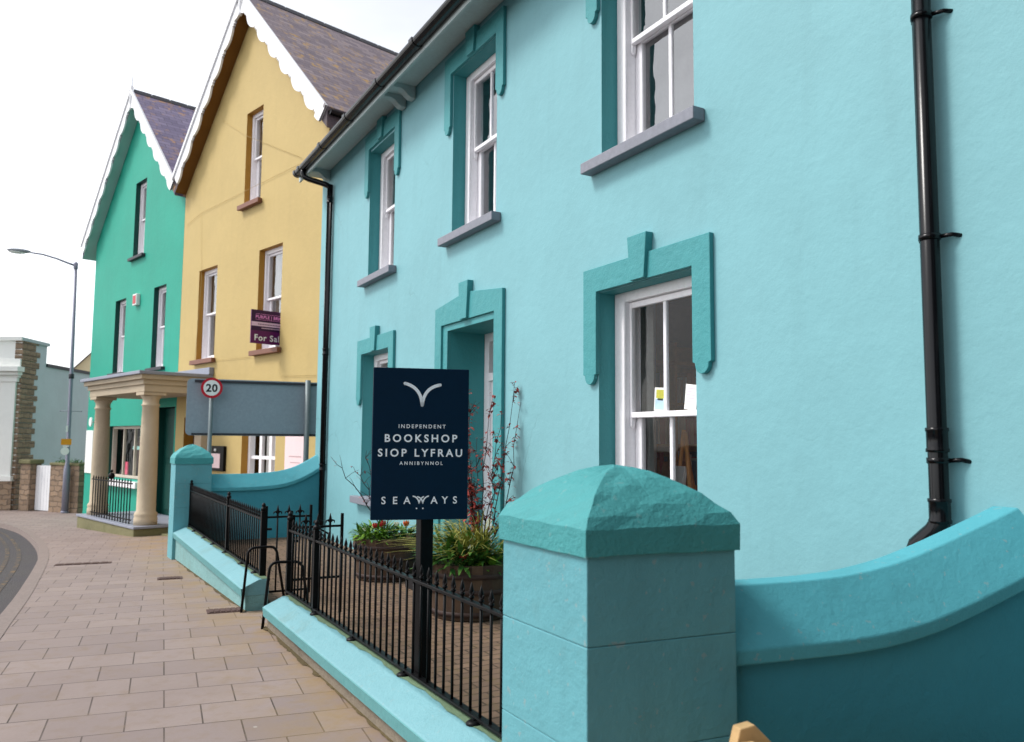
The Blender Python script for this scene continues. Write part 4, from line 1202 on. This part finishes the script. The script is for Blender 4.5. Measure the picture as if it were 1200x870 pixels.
def shopwin(h, w):
    u0, u1, z0, z1 = w; x = K + .12
    m = M(); m.box(x, x + .1, u0, u0 + .07, z0, z1); m.box(x, x + .1, u1 - .07, u1, z0, z1); m.box(x, x + .1, u0 + .07, u1 - .07, z1 - .07, z1); m.box(x, x + .1, u0 + .07, u1 - .07, z0, z0 + .06)
    for k in (1, 2): c = u0 + (u1 - u0) * k / 3; m.box(x + .02, x + .08, c - .025, c + .025, z0 + .06, z1 - .07)
    fr_ = obj('shop_window', m, plain('cream_frame_paint', srgb(206, 196, 180), .5), h, bevel=.004, seg=1)
    m = M(); m.quad((x + .05, u0, z0), (x + .05, u1, z0), (x + .05, u1, z1), (x + .05, u0, z1)); obj('pane', m, m_glass, fr_)
    m = M(); m.box(K - .12, K + .12, u0 - .15, u1 + .15, z0 - .20, z0 - .05); obj('window_sill', m, m_white, fr_, bevel=.01)
    return fr_
grn = gable_house('green_house', 'bright green gabled house with a violet slate roof and white bargeboards', 17.805, 23.98, GWN + [SHOP], [(17.88, 19.0, -.45, 2.30)], (m_green, m_greend, m_grnsoffit, m_slate2, None), 6.96, 9.98, lambda h, w: uwin(h, w) if w != SHOP else shopwin(h, w), -.9, (.02, .42))
for w in GWN:
    m = M(); m.box(K - .09, K + .2, w[0] - .12, w[1] + .12, w[2] - .075, w[2] - .004); obj('window_sill', m, m_slatedark, grn, bevel=.004)
m = M(); m.box(K + .22, K + .27, 17.885, 18.995, -.45, 2.29); gd = obj('door', m, m_greend, grn)
m = M(); m.box(K + .205, K + .22, 18.0, 18.4, .0, 1.0); m.box(K + .205, K + .22, 18.48, 18.88, .0, 1.0); m.box(K + .205, K + .22, 18.0, 18.88, 1.15, 2.1); obj('door_panel', m, m_greend, gd, bevel=.005)
# shop display
m = M(); m.box(K + .28, K + .5, 20.0, 21.2, 1.32, 1.40); obj('display_shelf', m, m_mint, grn)
for (u, z0, w_, h_, mt, lb) in ((21.75, .70, .35, .30, m_rose, 'rose pink card in the green house shop window, at its left'), (20.62, .70, .34, .34, m_card, 'white card low in the green house shop window, left of the other white one'), (20.2, .70, .32, .36, m_card, 'white card low in the green house shop window, closest to the portico column')):
    m = M(); m.box(K + .30, K + .33, u - w_ / 2, u + w_ / 2, z0 - .02, z0 + h_); obj('display_card', m, mt, loc=(K + .3, u, z0), label=lb, cat='card', group='cards in the green shop window')
t = thing('shop_mannequin', 'brown clothed dress form standing in the green house shop window', 'dress form', (K + .5, 21.35, .68))
m = M(); m.lathe(K + .5, 21.35, [(.03, .68), (.03, .85), (.10, .9), (.15, 1.05), (.10, 1.22), (.14, 1.38), (.10, 1.48), (.04, 1.52), (.035, 1.60)], 16); obj('torso', m, plain('brown_cloth', srgb(92, 66, 54), .9), t)
# alarm box, wall panel, round sign
t = thing('alarm_box', 'small red and white alarm box high on the green wall between windows', 'alarm box', (K - .06, 20.5, 4.84))
m = M(); m.prism([(20.37, 4.84), (20.63, 4.84), (20.63, 5.12), (20.37, 5.12)], lambda p, n_: (n_, p[0], p[1]), K - .09, K); obj('case', m, m_card, t, bevel=.01)
m = M(); m.prism([(20.41, 4.88), (20.59, 4.88), (20.59, 5.08), (20.41, 5.08)], lambda p, n_: (n_, p[0], p[1]), K - .098, K - .088); obj('front_panel', m, m_red, t)
m = M(); m.box(K - .03, K, 23.35, 23.92, .66, 1.80); obj('notice_board', m, m_card, loc=(K, 23.6, .66), label='tall white notice panel at the far edge of the green wall', cat='notice', bevel=.004)
m = M(); m.prism([(23.30 + .03 + .11 * math.cos(a), 2.02 + .12 * math.sin(a)) for a in [2 * PI * k / 24 for k in range(24)]], lambda p, n_: (n_, p[0], p[1]), K - .12, K - .09); m.box(K - .10, K, 23.31, 23.35, 2.0, 2.04)
obj('round_sign', m, m_card, loc=(K - .1, 23.33, 2.0), label='small white round sign above the notice panel on the green wall', cat='sign')
# menu box and pink poster on the yellow wall
t = thing('menu_case', 'dark framed menu case with a pale pink sheet on the yellow wall', 'menu case', (K - .04, 15.5, .98))
m = M(); m.box(K - .06, K, 15.22, 15.85, .97, 1.46); obj('case', m, m_iron, t, bevel=.006)
m = M(); m.box(K - .066, K - .06, 15.37, 15.80, 1.03, 1.31); obj('sheet', m, m_pink, t)
m = M(); m.ball((K - .066, 15.58, 1.38), .03); obj('light', m, m_card, t)
t = thing('pink_poster', 'pale pink poster panel on the yellow wall beside the white framed window', 'poster', (K - .02, 12.5, .5))
m = M(); m.box(K - .03, K, 12.13, 12.85, .45, 1.92); obj('panel', m, m_pink, t)
tm = text_mesh('MENU', .07, .36, .01)
m = M(); m.box(K - .033, K - .030, 12.28, 12.70, 1.30, 1.32); m.box(K - .033, K - .030, 12.33, 12.65, 1.20, 1.215); obj('printed_lines', m, plain('grey_pink_ink', srgb(196, 166, 168), .6), t)
# for sale board, standing square out of the window reveal
t = thing('for_sale_board', 'purple For Sale board standing out from the right middle window of the yellow house', 'sale board', (6.6, 13.38, 3.3))
SU = 13.38
m = M(); m.box(6.42, 7.10, SU - .012, SU + .012, 3.29, 3.89); sbd = obj('board', m, m_purple, t)
m = M(); m.box(6.425, 7.10, SU - .0145, SU - .0125, 3.52, 3.885); obj('upper_panel', m, m_dpurple, sbd)
m = M(); m.box(6.425, 7.10, SU - .017, SU - .0150, 3.60, 3.675); obj('strip', m, m_pinkstrip, sbd)
nrm = Vector((0, -1, 0)); rg = Vector((1, 0, 0))
obj('lettering', place(text_mesh('For Sale', .105, .56, .02), Vector((6.77, SU - .013, 3.345)), rg, .003, nrm), m_letter, sbd, weld=False)
obj('lettering', place(text_mesh('PURPLE | BRICKS', .055, .60, .02), Vector((6.80, SU - .013, 3.74)), rg, .004, nrm), m_magenta, sbd, weld=False)
m = M(); m.box(6.5, 7.0, SU - .0165, SU - .0152, 3.715, 3.72); m.box(6.5, 7.0, SU - .0165, SU - .0152, 3.815, 3.82); obj('outline', m, m_magenta, sbd)
for k, (z, w) in enumerate(((3.632, .5), (3.565, .36))):
    m = M()
    for q in range(16): m.box(6.80 - w / 2 + w * q / 16, 6.80 - w / 2 + w * (q + .62) / 16, SU - .0188, SU - .0172, z - .006, z + .012)
    obj('small_print', m, m_dpurple if k == 0 else m_pinkstrip, sbd)
m = M(); m.box(6.9, 7.06, SU - .02, SU + .02, 3.25, 3.29); obj('bracket', m, m_barge, t)

# portico
t = thing('portico', 'sandstone portico with two round columns and a lead flat roof across both gabled houses', 'portico', (6.2, 17.8, -.3))
m = M(); m.box(5.52, K - .001, 16.05, 19.55, -.7, -.115); bs = obj('base', m, m_moss, t, bevel=.02)
m = M(); m.box(5.50, K - .001, 16.02, 19.58, -.115, -.07); obj('paving', m, m_lead, bs, bevel=.008)
m = M(); m.box(K - .9, K - .001, 15.6, 16.0, -.6, -.22); obj('side_step', m, m_moss, t, bevel=.015)
def column(u):
    n_ = 5.84
    m = M(); m.lathe(n_, u, [(.215, -.07), (.215, .06), (.20, .08), (.215, .12), (.205, .16), (.175, .19), (.172, .9), (.160, 1.8), (.150, 2.22), (.168, 2.235), (.168, 2.26), (.150, 2.275), (.150, 2.36), (.185, 2.41), (.195, 2.435)], 32)
    c = obj('column', m, m_stone, t)
    m = M(); m.box(n_ - .215, n_ + .215, u - .215, u + .215, 2.435, 2.50); obj('abacus', m, m_stone, c, bevel=.008)
column(16.36); column(19.24)
for u in (16.28, 19.30):
    m = M(); m.box(K - .14, K - .001, u - .17, u + .17, -.07, 2.50); obj('pilaster', m, m_stone, t, bevel=.008)
m = M(); m.box(5.62, K - .001, 16.12, 19.48, 2.50, 2.64); m.box(5.585, K - .001, 16.085, 19.515, 2.64, 2.74); m.box(5.52, K - .001, 16.02, 19.58, 2.74, 2.83)
obj('entablature', m, m_stone, t, bevel=.006)
m = M(); m.box(5.46, K - .001, 15.96, 19.64, 2.83, 2.895); m.box(K - .10, K - .001, 15.94, 19.6, 2.895, 3.04); obj('lead_roof', m, m_lead, t, bevel=.008)
t = thing('portico_railing', 'low black railing with a ball ornament between the portico columns', 'railing', (5.62, 17.8, -.07))
m = M(); m.box(5.62, 5.65, 16.58, 19.02, .70, .725); m.box(5.62, 5.65, 16.58, 19.02, .0, .02); obj('rails', m, m_iron, t)
for k in range(15):
    u = 16.66 + 2.28 * k / 14; m = M(); m.tube([(5.635, u, -.07), (5.635, u, .74)], .012, 6); m.lathe(5.635, u, [(.012, .735), (.018, .75), (.002, .80)], 6); obj('bar', m, m_iron, t)
m = M(); m.ball((5.635, 17.8, .82), .07); m.tube([(5.635, 17.8, .72), (5.635, 17.8, .82)], .02); m.ball((5.635, 17.8, .92), .03); obj('ball_ornament', m, m_iron, t)
FR.pop()

# ------------------------------------------------------------------ road signs behind the far wall
t = thing('road_sign', 'large grey back of a road direction sign on a post behind the far side wall', 'road sign', (2.6, 12.95, -.08))
a = R(7); rr = Vector((math.cos(a), -math.sin(a), 0)); nn = Vector((-math.sin(a), -math.cos(a), 0)); oo = Vector((2.5, 12.9, 0))
def rs(x, z, e): return tuple(oo + rr * x + nn * e + Vector((0, 0, z)))
def rrect(x0, x1, z0, z1, r):
    P = []
    for (cx, cz, s) in ((x1 - r, z0 + r, -PI / 2), (x1 - r, z1 - r, 0), (x0 + r, z1 - r, PI / 2), (x0 + r, z0 + r, PI)):
        for k in range(6): P.append((cx + r * math.cos(s + PI / 2 * k / 5), cz + r * math.sin(s + PI / 2 * k / 5)))
    return P
m = M(); m.prism(rrect(-.845, 1.22, 1.648, 2.51, .07), lambda p, e: rs(p[0], p[1], e), -.012, 0); rb = obj('panel', m, m_signgrey, t, bevel=.002)
m = M(); m.prism([(-.74, 2.455), (1.2, 2.455), (1.2, 2.49), (-.74, 2.49)], lambda p, e: rs(p[0], p[1], e), .001, .03); m.prism([(-.76, 1.655), (1.2, 1.655), (1.2, 1.685), (-.76, 1.685)], lambda p, e: rs(p[0], p[1], e), .001, .03)
obj('channel', m, m_slatedark, rb)
for x in (.93,):
    m = M(); p = rs(x, 0, .075); m.tube([(p[0], p[1], -.15), (p[0], p[1], 2.535)], .042, 16); obj('post', m, m_pole, t)
t = thing('speed_limit_sign', 'round red ringed 20 speed limit sign on a slim grey pole', 'speed sign', (2.0, 12.85, -.08))
p = rs(-.50, 0, .10)
m = M(); m.tube([(p[0], p[1], -.15), (p[0], p[1], 2.50)], .032, 14); obj('pole', m, m_pole, t)
fc = Vector(p) + nn * .045 + Vector((0, 0, 2.365))
fn_ = (Vector((0, 0, 0)) - fc); fn_.z = 0; fn_.normalize(); fr_ = Vector((-fn_.y, fn_.x, 0))
def disc(r0, e0, e1, n_=40): 
    m = M(); m.prism([(r0 * math.cos(2 * PI * k / n_), r0 * math.sin(2 * PI * k / n_)) for k in range(n_)], lambda q, e: tuple(fc + fr_ * q[0] + Vector((0, 0, q[1])) + fn_ * e), e0, e1); return m
dk = obj('red_disc', disc(.155, -.004, .004), m_red, t)
obj('white_disc', disc(.118, .0042, .0062), m_card, dk)
obj('numerals', place(text_mesh('20', .112, .165, .03), fc + Vector((0, 0, -.056)), fr_, .0075, fn_), m_black, dk, weld=False)

# ------------------------------------------------------------------ street lamp
LX, LY = .265, 26.2; gz = G(LY)
t = thing('street_lamp', 'tall grey street lamp with a curved arm beside the white gate', 'street lamp', (LX, LY, gz))
m = M(); m.tube([(LX, LY, gz), (LX + .005, LY, gz + .05)], .11, 16); m.tube([(LX, LY, gz + .02), (LX, LY, .62), (LX, LY, .75), (LX, LY, .86), (LX - .02, LY, 3.3), (LX - .06, LY, 6.58)], [.09, .09, .08, .055, .05, .04], 16); obj('column', m, m_lamp, t)
m = M(); m.lathe(LX - .02, LY, [(.06, 3.28), (.072, 3.30), (.072, 3.40), (.06, 3.42)], 16); obj('collar', m, m_slatedark, t)
m = M(); m.lathe(LX - .065, LY, [(.05, 6.45), (.06, 6.47), (.06, 6.62), (.03, 6.66)], 14); m.tube([(LX - .065, LY, 6.55), (LX - .25, LY, 6.60), (LX - .55, LY, 6.70), (LX - .9, LY, 6.78), (LX - 1.2, LY, 6.80)], [.032, .03, .026, .024, .024], 10); obj('arm', m, m_lamp, t)
m = M(); i = len(m.v)
m.ball((LX - 1.48, LY, 6.815), .30, 16, (1, .45, .20)); lh = obj('lamp_head', m, plain('pale_lamp_housing', srgb(150, 152, 160), .5), t)
m = M(); m.ball((LX - 1.52, LY, 6.775), .22, 14, (1, .5, .22)); obj('lens', m, m_card, lh)
for (z, w_, h_, mt, nm_, lb) in ((1.48, .26, .17, m_orange, 'orange_sticker', None), (1.22, .20, .20, m_card, 'white_plate', None), (1.36, .16, .035, m_card, 'white_strip', None), (1.85, .05, .18, m_card, 'white_tag', None)):
    m = M(); m.box(LX - .10 - w_ / 2 + .04, LX - .10 + w_ / 2 + .04, LY - .085, LY - .07, z - h_ / 2, z + h_ / 2) if nm_ != 'white_plate' else m.prism([(LX - .08 + .11 * math.cos(2 * PI * k / 20), z + .11 * math.sin(2 * PI * k / 20)) for k in range(20)], lambda q, e: (q[0], e, q[1]), LY - .085, LY - .07)
    obj(nm_, m, mt, t)
m = M(); m.tube([(LX - .25, LY - .02, 2.35), (LX + .28, LY - .02, 2.35)], .008, 6); m.ball((LX - .25, LY - .02, 2.35), .02); m.ball((LX + .28, LY - .02, 2.35), .02); obj('crossbar', m, m_lamp, t)

# ------------------------------------------------------------------ corner building at the bend, side gate, garden wall
cc = Vector((-1.08, 28.3)); fd = Vector((-.87, .5)); fo = Vector((-.5, -.87)); sd = Vector((.42, .9)); so = Vector((.9, -.42))
fd.normalize(); fo.normalize(); sd.normalize(); so.normalize()
t = thing('corner_building', 'grey rendered building with cream classical front and brown stone corner, at the bend', 'building', (cc.x, cc.y, G(28)))
def FP(d, z, o=0): q = cc + fd * d + fo * o; return (q.x, q.y, z)
def SP(d, z, o=0): q = cc + sd * d + so * o; return (q.x, q.y, z)
Z0 = -.9
m = M(); m.quad(FP(0, Z0), FP(9, Z0), FP(9, 4.5), FP(0, 4.5)); m.quad(FP(9, Z0), FP(9, Z0, -6), FP(9, 4.5, -6), FP(9, 4.5)); m.quad(FP(.3, 4.5), FP(9, 4.5), FP(9, 4.5, -1.2), FP(.5, 4.5, -1.2))
obj('front_wall', m, m_cream, t)
def fbox(d0, d1, z0, z1, o): 
    m = M(); m.prism([(d0, z0), (d1, z0), (d1, z1), (d0, z1)], lambda p, e: FP(p[0], p[1], e), 0.001, o); return m
m = fbox(-.06, 9, 3.45, 3.55, .22); m.add(fbox(-.12, 9, 3.552, 3.70, .34)); m.add(fbox(-.02, 9, 3.38, 3.448, .12)); obj('cornice', m, m_cream, t, bevel=.008)
m = fbox(-.03, 9, 4.5, 4.62, .08); m.add(fbox(-.01, 9, 3.702, 3.95, .06)); obj('parapet', m, m_cream, t, bevel=.008)
m = fbox(.08, .52, .45, 3.38, .08); m.add(fbox(.02, .58, .30, .45, .14)); m.add(fbox(.02, .58, 3.25, 3.379, .12)); obj('pilaster', m, m_cream, t, bevel=.01)
m = M(); P = [FP(0, Z0, .10), FP(9, Z0, .10), FP(9, .30, .10), FP(0, .30, .10)]; m.quad(*P, uv=[(0, 0), (9, 0), (9, 1.2), (0, 1.2)]); P = [FP(0, .30, .10), FP(9, .30, .10), FP(9, .30, 0), FP(0, .30, 0)]; m.quad(*P, uv=[(0, 0), (9, 0), (9, .1), (0, .1)])
obj('plinth', m, m_rubble, t, weld=False)
m = fbox(.85, 2.2, .55, 3.0, .02); fw_ = obj('window', m, m_dark, t)
m = fbox(.78, .85, .48, 3.07, .05); m.add(fbox(2.2, 2.27, .48, 3.07, .05)); m.add(fbox(.85, 2.2, 3.0, 3.07, .05)); m.add(fbox(1.5, 1.56, .55, 3.0, .04)); m.add(fbox(.85, 2.2, 2.2, 2.26, .04)); obj('window_frame', m, plain('grey_frame_paint', srgb(150, 158, 154), .5), fw_)
# stone end strip with toothed edge, and rendered side wall
m = M()
zq = Z0; k = 0
rq = random.Random(4)
while zq < 4.5:
    hq = rq.uniform(.13, .22); wq = .78 if k % 2 else .98
    wq += rq.uniform(-.05, .05)
    P = [(0, zq), (wq, zq), (wq, min(4.5, zq + hq - .012)), (0, min(4.5, zq + hq - .012))]
    i = len(m.f); m.prism(P, lambda p, e: SP(p[0], p[1], e), -.2, .03 + rq.uniform(0, .02)); zq += hq; k += 1
    for fi in range(i, len(m.f)):
        m.uv[fi] = [((Vector(m.v[v]).xy - cc).dot(sd), m.v[v][2]) for v in m.f[fi]]
obj('quoin_strip', m, m_rubble, t, weld=False, bevel=.012)
m = M(); m.quad(SP(.02, Z0), SP(8, Z0), SP(8, 3.85), SP(1.5, 3.85), SP(1.5, 4.5), SP(.02, 4.5)); m.quad(SP(1.5, 3.85), SP(1.5, 4.5), SP(1.5, 4.5, -.4), SP(1.5, 3.85, -.4)); m.quad(SP(8, Z0), SP(8, Z0, -5), SP(8, 3.85, -5), SP(8, 3.85)); m.quad(SP(1.5, 3.85), SP(8, 3.85), SP(8, 3.85, -5), SP(1.5, 3.85, -5)); obj('side_wall', m, m_greywall, t)
m = M(); m.prism([(1.5, 3.851), (8, 3.851), (8, 3.95), (1.5, 3.95)], lambda p, e: SP(p[0], p[1], e), -.3, .05); obj('side_coping', m, m_slatedark, t)
m = M(); m.prism([(-.02, 4.501), (1.55, 4.501), (1.55, 4.60), (-.02, 4.60)], lambda p, e: SP(p[0], p[1], e), -.3, .06); obj('top_coping', m, plain('pale_coping_stone', srgb(176, 186, 190), .7), t)
# stone pier, gate and garden wall closing the alley
ga, gb = Vector((-.76, 28.1)), Vector((.70, 26.05)); gd_ = (gb - ga).normalized(); go = Vector((-gd_.y, gd_.x)) * -1
def GPt(d, z, o=0): q = ga + gd_ * d + go * o; return (q.x, q.y, z)
def gbox(d0, d1, z0, z1, o0, o1, uvs=True):
    m = M(); m.prism([(d0, z0), (d1, z0), (d1, z1), (d0, z1)], lambda p, e: GPt(p[0], p[1], e), o0, o1)
    if uvs:
        for fi in range(len(m.f)): m.uv[fi] = [((Vector(m.v[v]).xy - ga).dot(gd_) + (Vector(m.v[v]).xy - ga).dot(go), m.v[v][2]) for v in m.f[fi]]
    return m
t = thing('stone_gate_pier', 'rough brown stone pier with a mossy cap, left of the white gate', 'gate pier', GPt(.2, -.56))
obj('shaft', gbox(0, .44, -.9, .82, -.15, .2), m_rubble, t, weld=False, bevel=.012)
obj('cap', gbox(-.05, .49, .82, .95, -.2, .25), m_moss, t, weld=False, bevel=.03)
t = thing('white_gate', 'plain white boarded gate between the stone pier and the street lamp', 'gate', GPt(.8, -.5))
obj('panel', gbox(.46, 1.24, -.52, .78, -.03, .02, False), m_barge, t, bevel=.004)
m = M()
for k in range(1, 6): m.add(gbox(.46 + .78 * k / 6 - .004, .46 + .78 * k / 6 + .004, -.5, .76, .0205, .0225, False))
obj('board_joints', m, plain('grey_joint', srgb(190, 190, 196), .6), t)
t = thing('stone_garden_wall', 'dark brown stone wall topped with greenery, between street lamp and green house', 'stone wall', GPt(1.9, -.5))
obj('wall', gbox(1.26, 2.5, -.9, .80, -.2, .15), m_rubble, t, weld=False, bevel=.01)
obj('cap', gbox(1.24, 2.52, .80, .88, -.22, .18), m_moss, t, weld=False, bevel=.02)
rnd = random.Random(9); m = M()
for k in range(260):
    q = Vector(GPt(rnd.uniform(1.25, 2.45), .86 + abs(rnd.gauss(0, .05)), rnd.uniform(-.2, .12)))
    leaf(m, q, (rnd.gauss(0, 1), rnd.gauss(0, 1), rnd.uniform(0, 1)), (0, 0, 1), rnd.uniform(.06, .12), rnd.uniform(.03, .05), .3, 2)
obj('wall_plant', m, m_leafd, loc=GPt(1.8, .88), label='dusty green plants creeping along the top of the brown stone wall', cat='plant', weld=False)
# pale gable far behind
t = thing('distant_house', 'pale cream house gable just showing over the grey wall beside the green house', 'house', (2.6, 40, -.7))
m = M(); m.quad((.2, 40, -.8), (5, 40, -.8), (5, 40, 4.3), (2.6, 40, 7.0), (.2, 40, 4.3)); m.quad((.2, 40, -.8), (.2, 48, -.8), (.2, 48, 4.3), (.2, 40, 4.3)); m.quad((5, 40, -.8), (5, 48, -.8), (5, 48, 4.3), (5, 40, 4.3)); obj('wall', m, plain('cream_wall_paint', srgb(226, 206, 168), .7), t)
m = M()
for s in (-1, 1):
    P = [(2.6, 39.8, 7.06), (2.6 + s * 2.55, 39.8, 4.2), (2.6 + s * 2.55, 48, 4.2), (2.6, 48, 7.06)]; m.quad(*P, uv=[(0, 4), (0, 0), (8, 0), (8, 4)])
obj('roof', m, m_slate, t, weld=False)

# ------------------------------------------------------------------ unseen houses added behind the photographer to shade the near end of the street
def back_house(label, x0, x1, y0, y1, h, mat):
    t = thing('shade_house', label, 'house', ((x0 + x1) / 2, y1, .16), None)
    m = M(); m.box(x0, x1, y0, y1, -.2, h); ym = (y0 + y1) / 2
    m.quad((x0, y0, h), (x0, y1, h), (x0, ym, h + 2)); m.quad((x1, y0, h), (x1, y1, h), (x1, ym, h + 2)); obj('wall', m, mat, t)
    m = M()
    for yy_ in (y0 - .3, y1 + .3):
        P = [(x0 - .2, yy_, h - .1), (x1 + .2, yy_, h - .1), (x1 + .2, ym, h + 2.05), (x0 - .2, ym, h + 2.05)]; m.quad(*P, uv=[(0, 0), (x1 - x0, 0), (x1 - x0, 4), (0, 4)])
    obj('roof', m, m_slate, t, weld=False)
    n_ = max(1, int((x1 - x0) / 2.6))
    for k in range(n_):
        for z in (1.0, 3.9):
            xc = x0 + (x1 - x0) * (k + .5) / n_
            m = M(); m.box(xc - .5, xc + .5, y1 - .02, y1 + .03, z, z + 1.6); w_ = obj('window', m, m_white, t)
            m = M(); m.box(xc - .43, xc + .43, y1 + .031, y1 + .036, z + .07, z + 1.53); obj('pane', m, m_black, w_)
back_house('plain dark house added out of view next door, behind the photographer, for shade', 1.95, 10, -8, .95, 7.6, m_darkbrick)
back_house('taller dark house added out of view behind the photographer to shade the street', -9, 1.9, -16, -6.5, 9.0, m_darkbrick)

# ------------------------------------------------------------------ pale timber bench in the next yard (its back rail just shows)
t = thing('timber_bench', 'pale timber bench back just showing at the bottom right by the side wall', 'bench', (2.4, 1.62, .16))
sk_ = R(-11)
o2 = Vector((1.765, 1.805, 0)); dx = Vector((math.cos(sk_), math.sin(sk_), 0)); dy = Vector((-math.sin(sk_), math.cos(sk_), 0))
def BP(a, b, z): return tuple(o2 + dx * a + dy * b + Vector((0, 0, z)))
def bbox(a0, a1, b0, b1, z0, z1, slope=0):
    m = M(); m.prism([(a0, b0), (a1, b0), (a1, b1), (a0, b1)], lambda p, z: BP(p[0], p[1], z), z0, z1); return m
m = M(); m.prism([(0, .70), (.02, .765), (.07, .772), (.15, .695), (.9, .60), (1.02, .59), (1.07, .58), (1.09, .52), (.9, .52), (.16, .61)], lambda p, b: BP(p[0], b, p[1]), .0, .04); obj('back_rail', m, m_wood, t, bevel=.004)
m = M(); m.prism([(-.03, .68), (-.01, .735), (.05, .735), (.14, .65), (.95, .56), (1.05, .55), (1.1, .54), (1.11, .48), (.95, .48), (.14, .57)], lambda p, b: BP(p[0], b, p[1]), -.06, -.015); obj('back_rail', m, m_wood, t, bevel=.004)
obj('seat', bbox(.0, 1.08, -.42, -.07, .40, .44), m_wood, t, bevel=.004)
for a in (.06, .98):
    for b in (-.40, -.012):
        obj('leg', bbox(a, a + .05, b, b + .011 if b > -.1 else b + .05, .16, .56 if b > -.1 else .40), m_wood, t)
for k in range(6):
    obj('back_slat', bbox(.2 + .13 * k, .26 + .13 * k, -.014, -.001, .44, .545), m_wood, t)

# ------------------------------------------------------------------ camera, light, sky
cam = bpy.data.cameras.new('camera'); co = bpy.data.objects.new('camera', cam); COL.objects.link(co)
co.location = (0, 0, 1.6)
yaw, pitch, roll = R(29.25), R(4.97), .0079
F = Vector((math.sin(yaw) * math.cos(pitch), math.cos(yaw) * math.cos(pitch), math.sin(pitch)))
Rt = Vector((math.cos(yaw), -math.sin(yaw), 0)); U = Rt.cross(F)
r2 = Rt * math.cos(roll) + U * math.sin(roll); u2 = U * math.cos(roll) - Rt * math.sin(roll)
mt = Matrix((r2, u2, -F)).transposed().to_4x4(); mt.translation = co.location; co.matrix_world = mt
cam.sensor_fit = 'HORIZONTAL'; cam.sensor_width = 36; cam.lens = 945 / 1200 * 36
cam.clip_start = .05; cam.clip_end = 2000
cam.dof.use_dof = True; cam.dof.focus_distance = 5.2; cam.dof.aperture_fstop = 3.2
S.camera = co

SUN_AZ, SUN_EL = R(-62), R(50)      # azimuth measured from +Y towards +X
sdv = Vector((math.sin(SUN_AZ) * math.cos(SUN_EL), math.cos(SUN_AZ) * math.cos(SUN_EL), math.sin(SUN_EL)))
sl = bpy.data.lights.new('sun', 'SUN'); sl.energy = 1.5; sl.angle = R(15); sl.color = (1, .97, .93)
so_ = bpy.data.objects.new('sun', sl); COL.objects.link(so_)
so_.rotation_euler = (-sdv).to_track_quat('-Z', 'Y').to_euler(); so_.location = (-10, 10, 20)
w = bpy.data.worlds.new('World'); S.world = w; w.use_nodes = True
nt = w.node_tree; nt.nodes.clear()
sky = nt.nodes.new('ShaderNodeTexSky'); sky.sky_type = 'NISHITA'; sky.sun_disc = False
sky.sun_elevation = SUN_EL; sky.sun_rotation = SUN_AZ
sky.air_density = 1.0; sky.dust_density = 1.0; sky.ozone_density = 1.0
hs = nt.nodes.new('ShaderNodeHueSaturation'); hs.inputs['Saturation'].default_value = .2; hs.inputs['Value'].default_value = 1.0
bg = nt.nodes.new('ShaderNodeBackground'); bg.inputs['Strength'].default_value = .15
ow = nt.nodes.new('ShaderNodeOutputWorld')
tc = nt.nodes.new('ShaderNodeTexCoord'); mpn = nt.nodes.new('ShaderNodeMapping'); mpn.inputs['Scale'].default_value = (1, 1, 2.6)
cn = nt.nodes.new('ShaderNodeTexNoise'); cn.inputs['Scale'].default_value = 2.4; cn.inputs['Detail'].default_value = 5
cr = nt.nodes.new('ShaderNodeMapRange'); cr.inputs['From Min'].default_value = .3; cr.inputs['From Max'].default_value = .7; cr.inputs['To Min'].default_value = .80; cr.inputs['To Max'].default_value = 1.12
vm = nt.nodes.new('ShaderNodeVectorMath'); vm.operation = 'SCALE'
nt.links.new(tc.outputs['Generated'], mpn.inputs['Vector']); nt.links.new(mpn.outputs[0], cn.inputs['Vector']); nt.links.new(cn.outputs['Fac'], cr.inputs['Value'])
nt.links.new(sky.outputs[0], hs.inputs['Color']); nt.links.new(hs.outputs[0], vm.inputs[0]); nt.links.new(cr.outputs[0], vm.inputs['Scale']); nt.links.new(vm.outputs[0], bg.inputs['Color']); nt.links.new(bg.outputs[0], ow.inputs['Surface'])
S.view_settings.view_transform = 'Standard'; S.view_settings.look = 'None'; S.view_settings.gamma = 1; S.view_settings.exposure = 1.0
S.view_settings.use_curve_mapping = False
S.render.engine = 'CYCLES'
S.cycles.use_denoising = True
S.cycles.max_bounces = 8; S.cycles.transparent_max_bounces = 12
S.cycles.sample_clamp_indirect = 6
S.render.resolution_x = 1024; S.render.resolution_y = 742
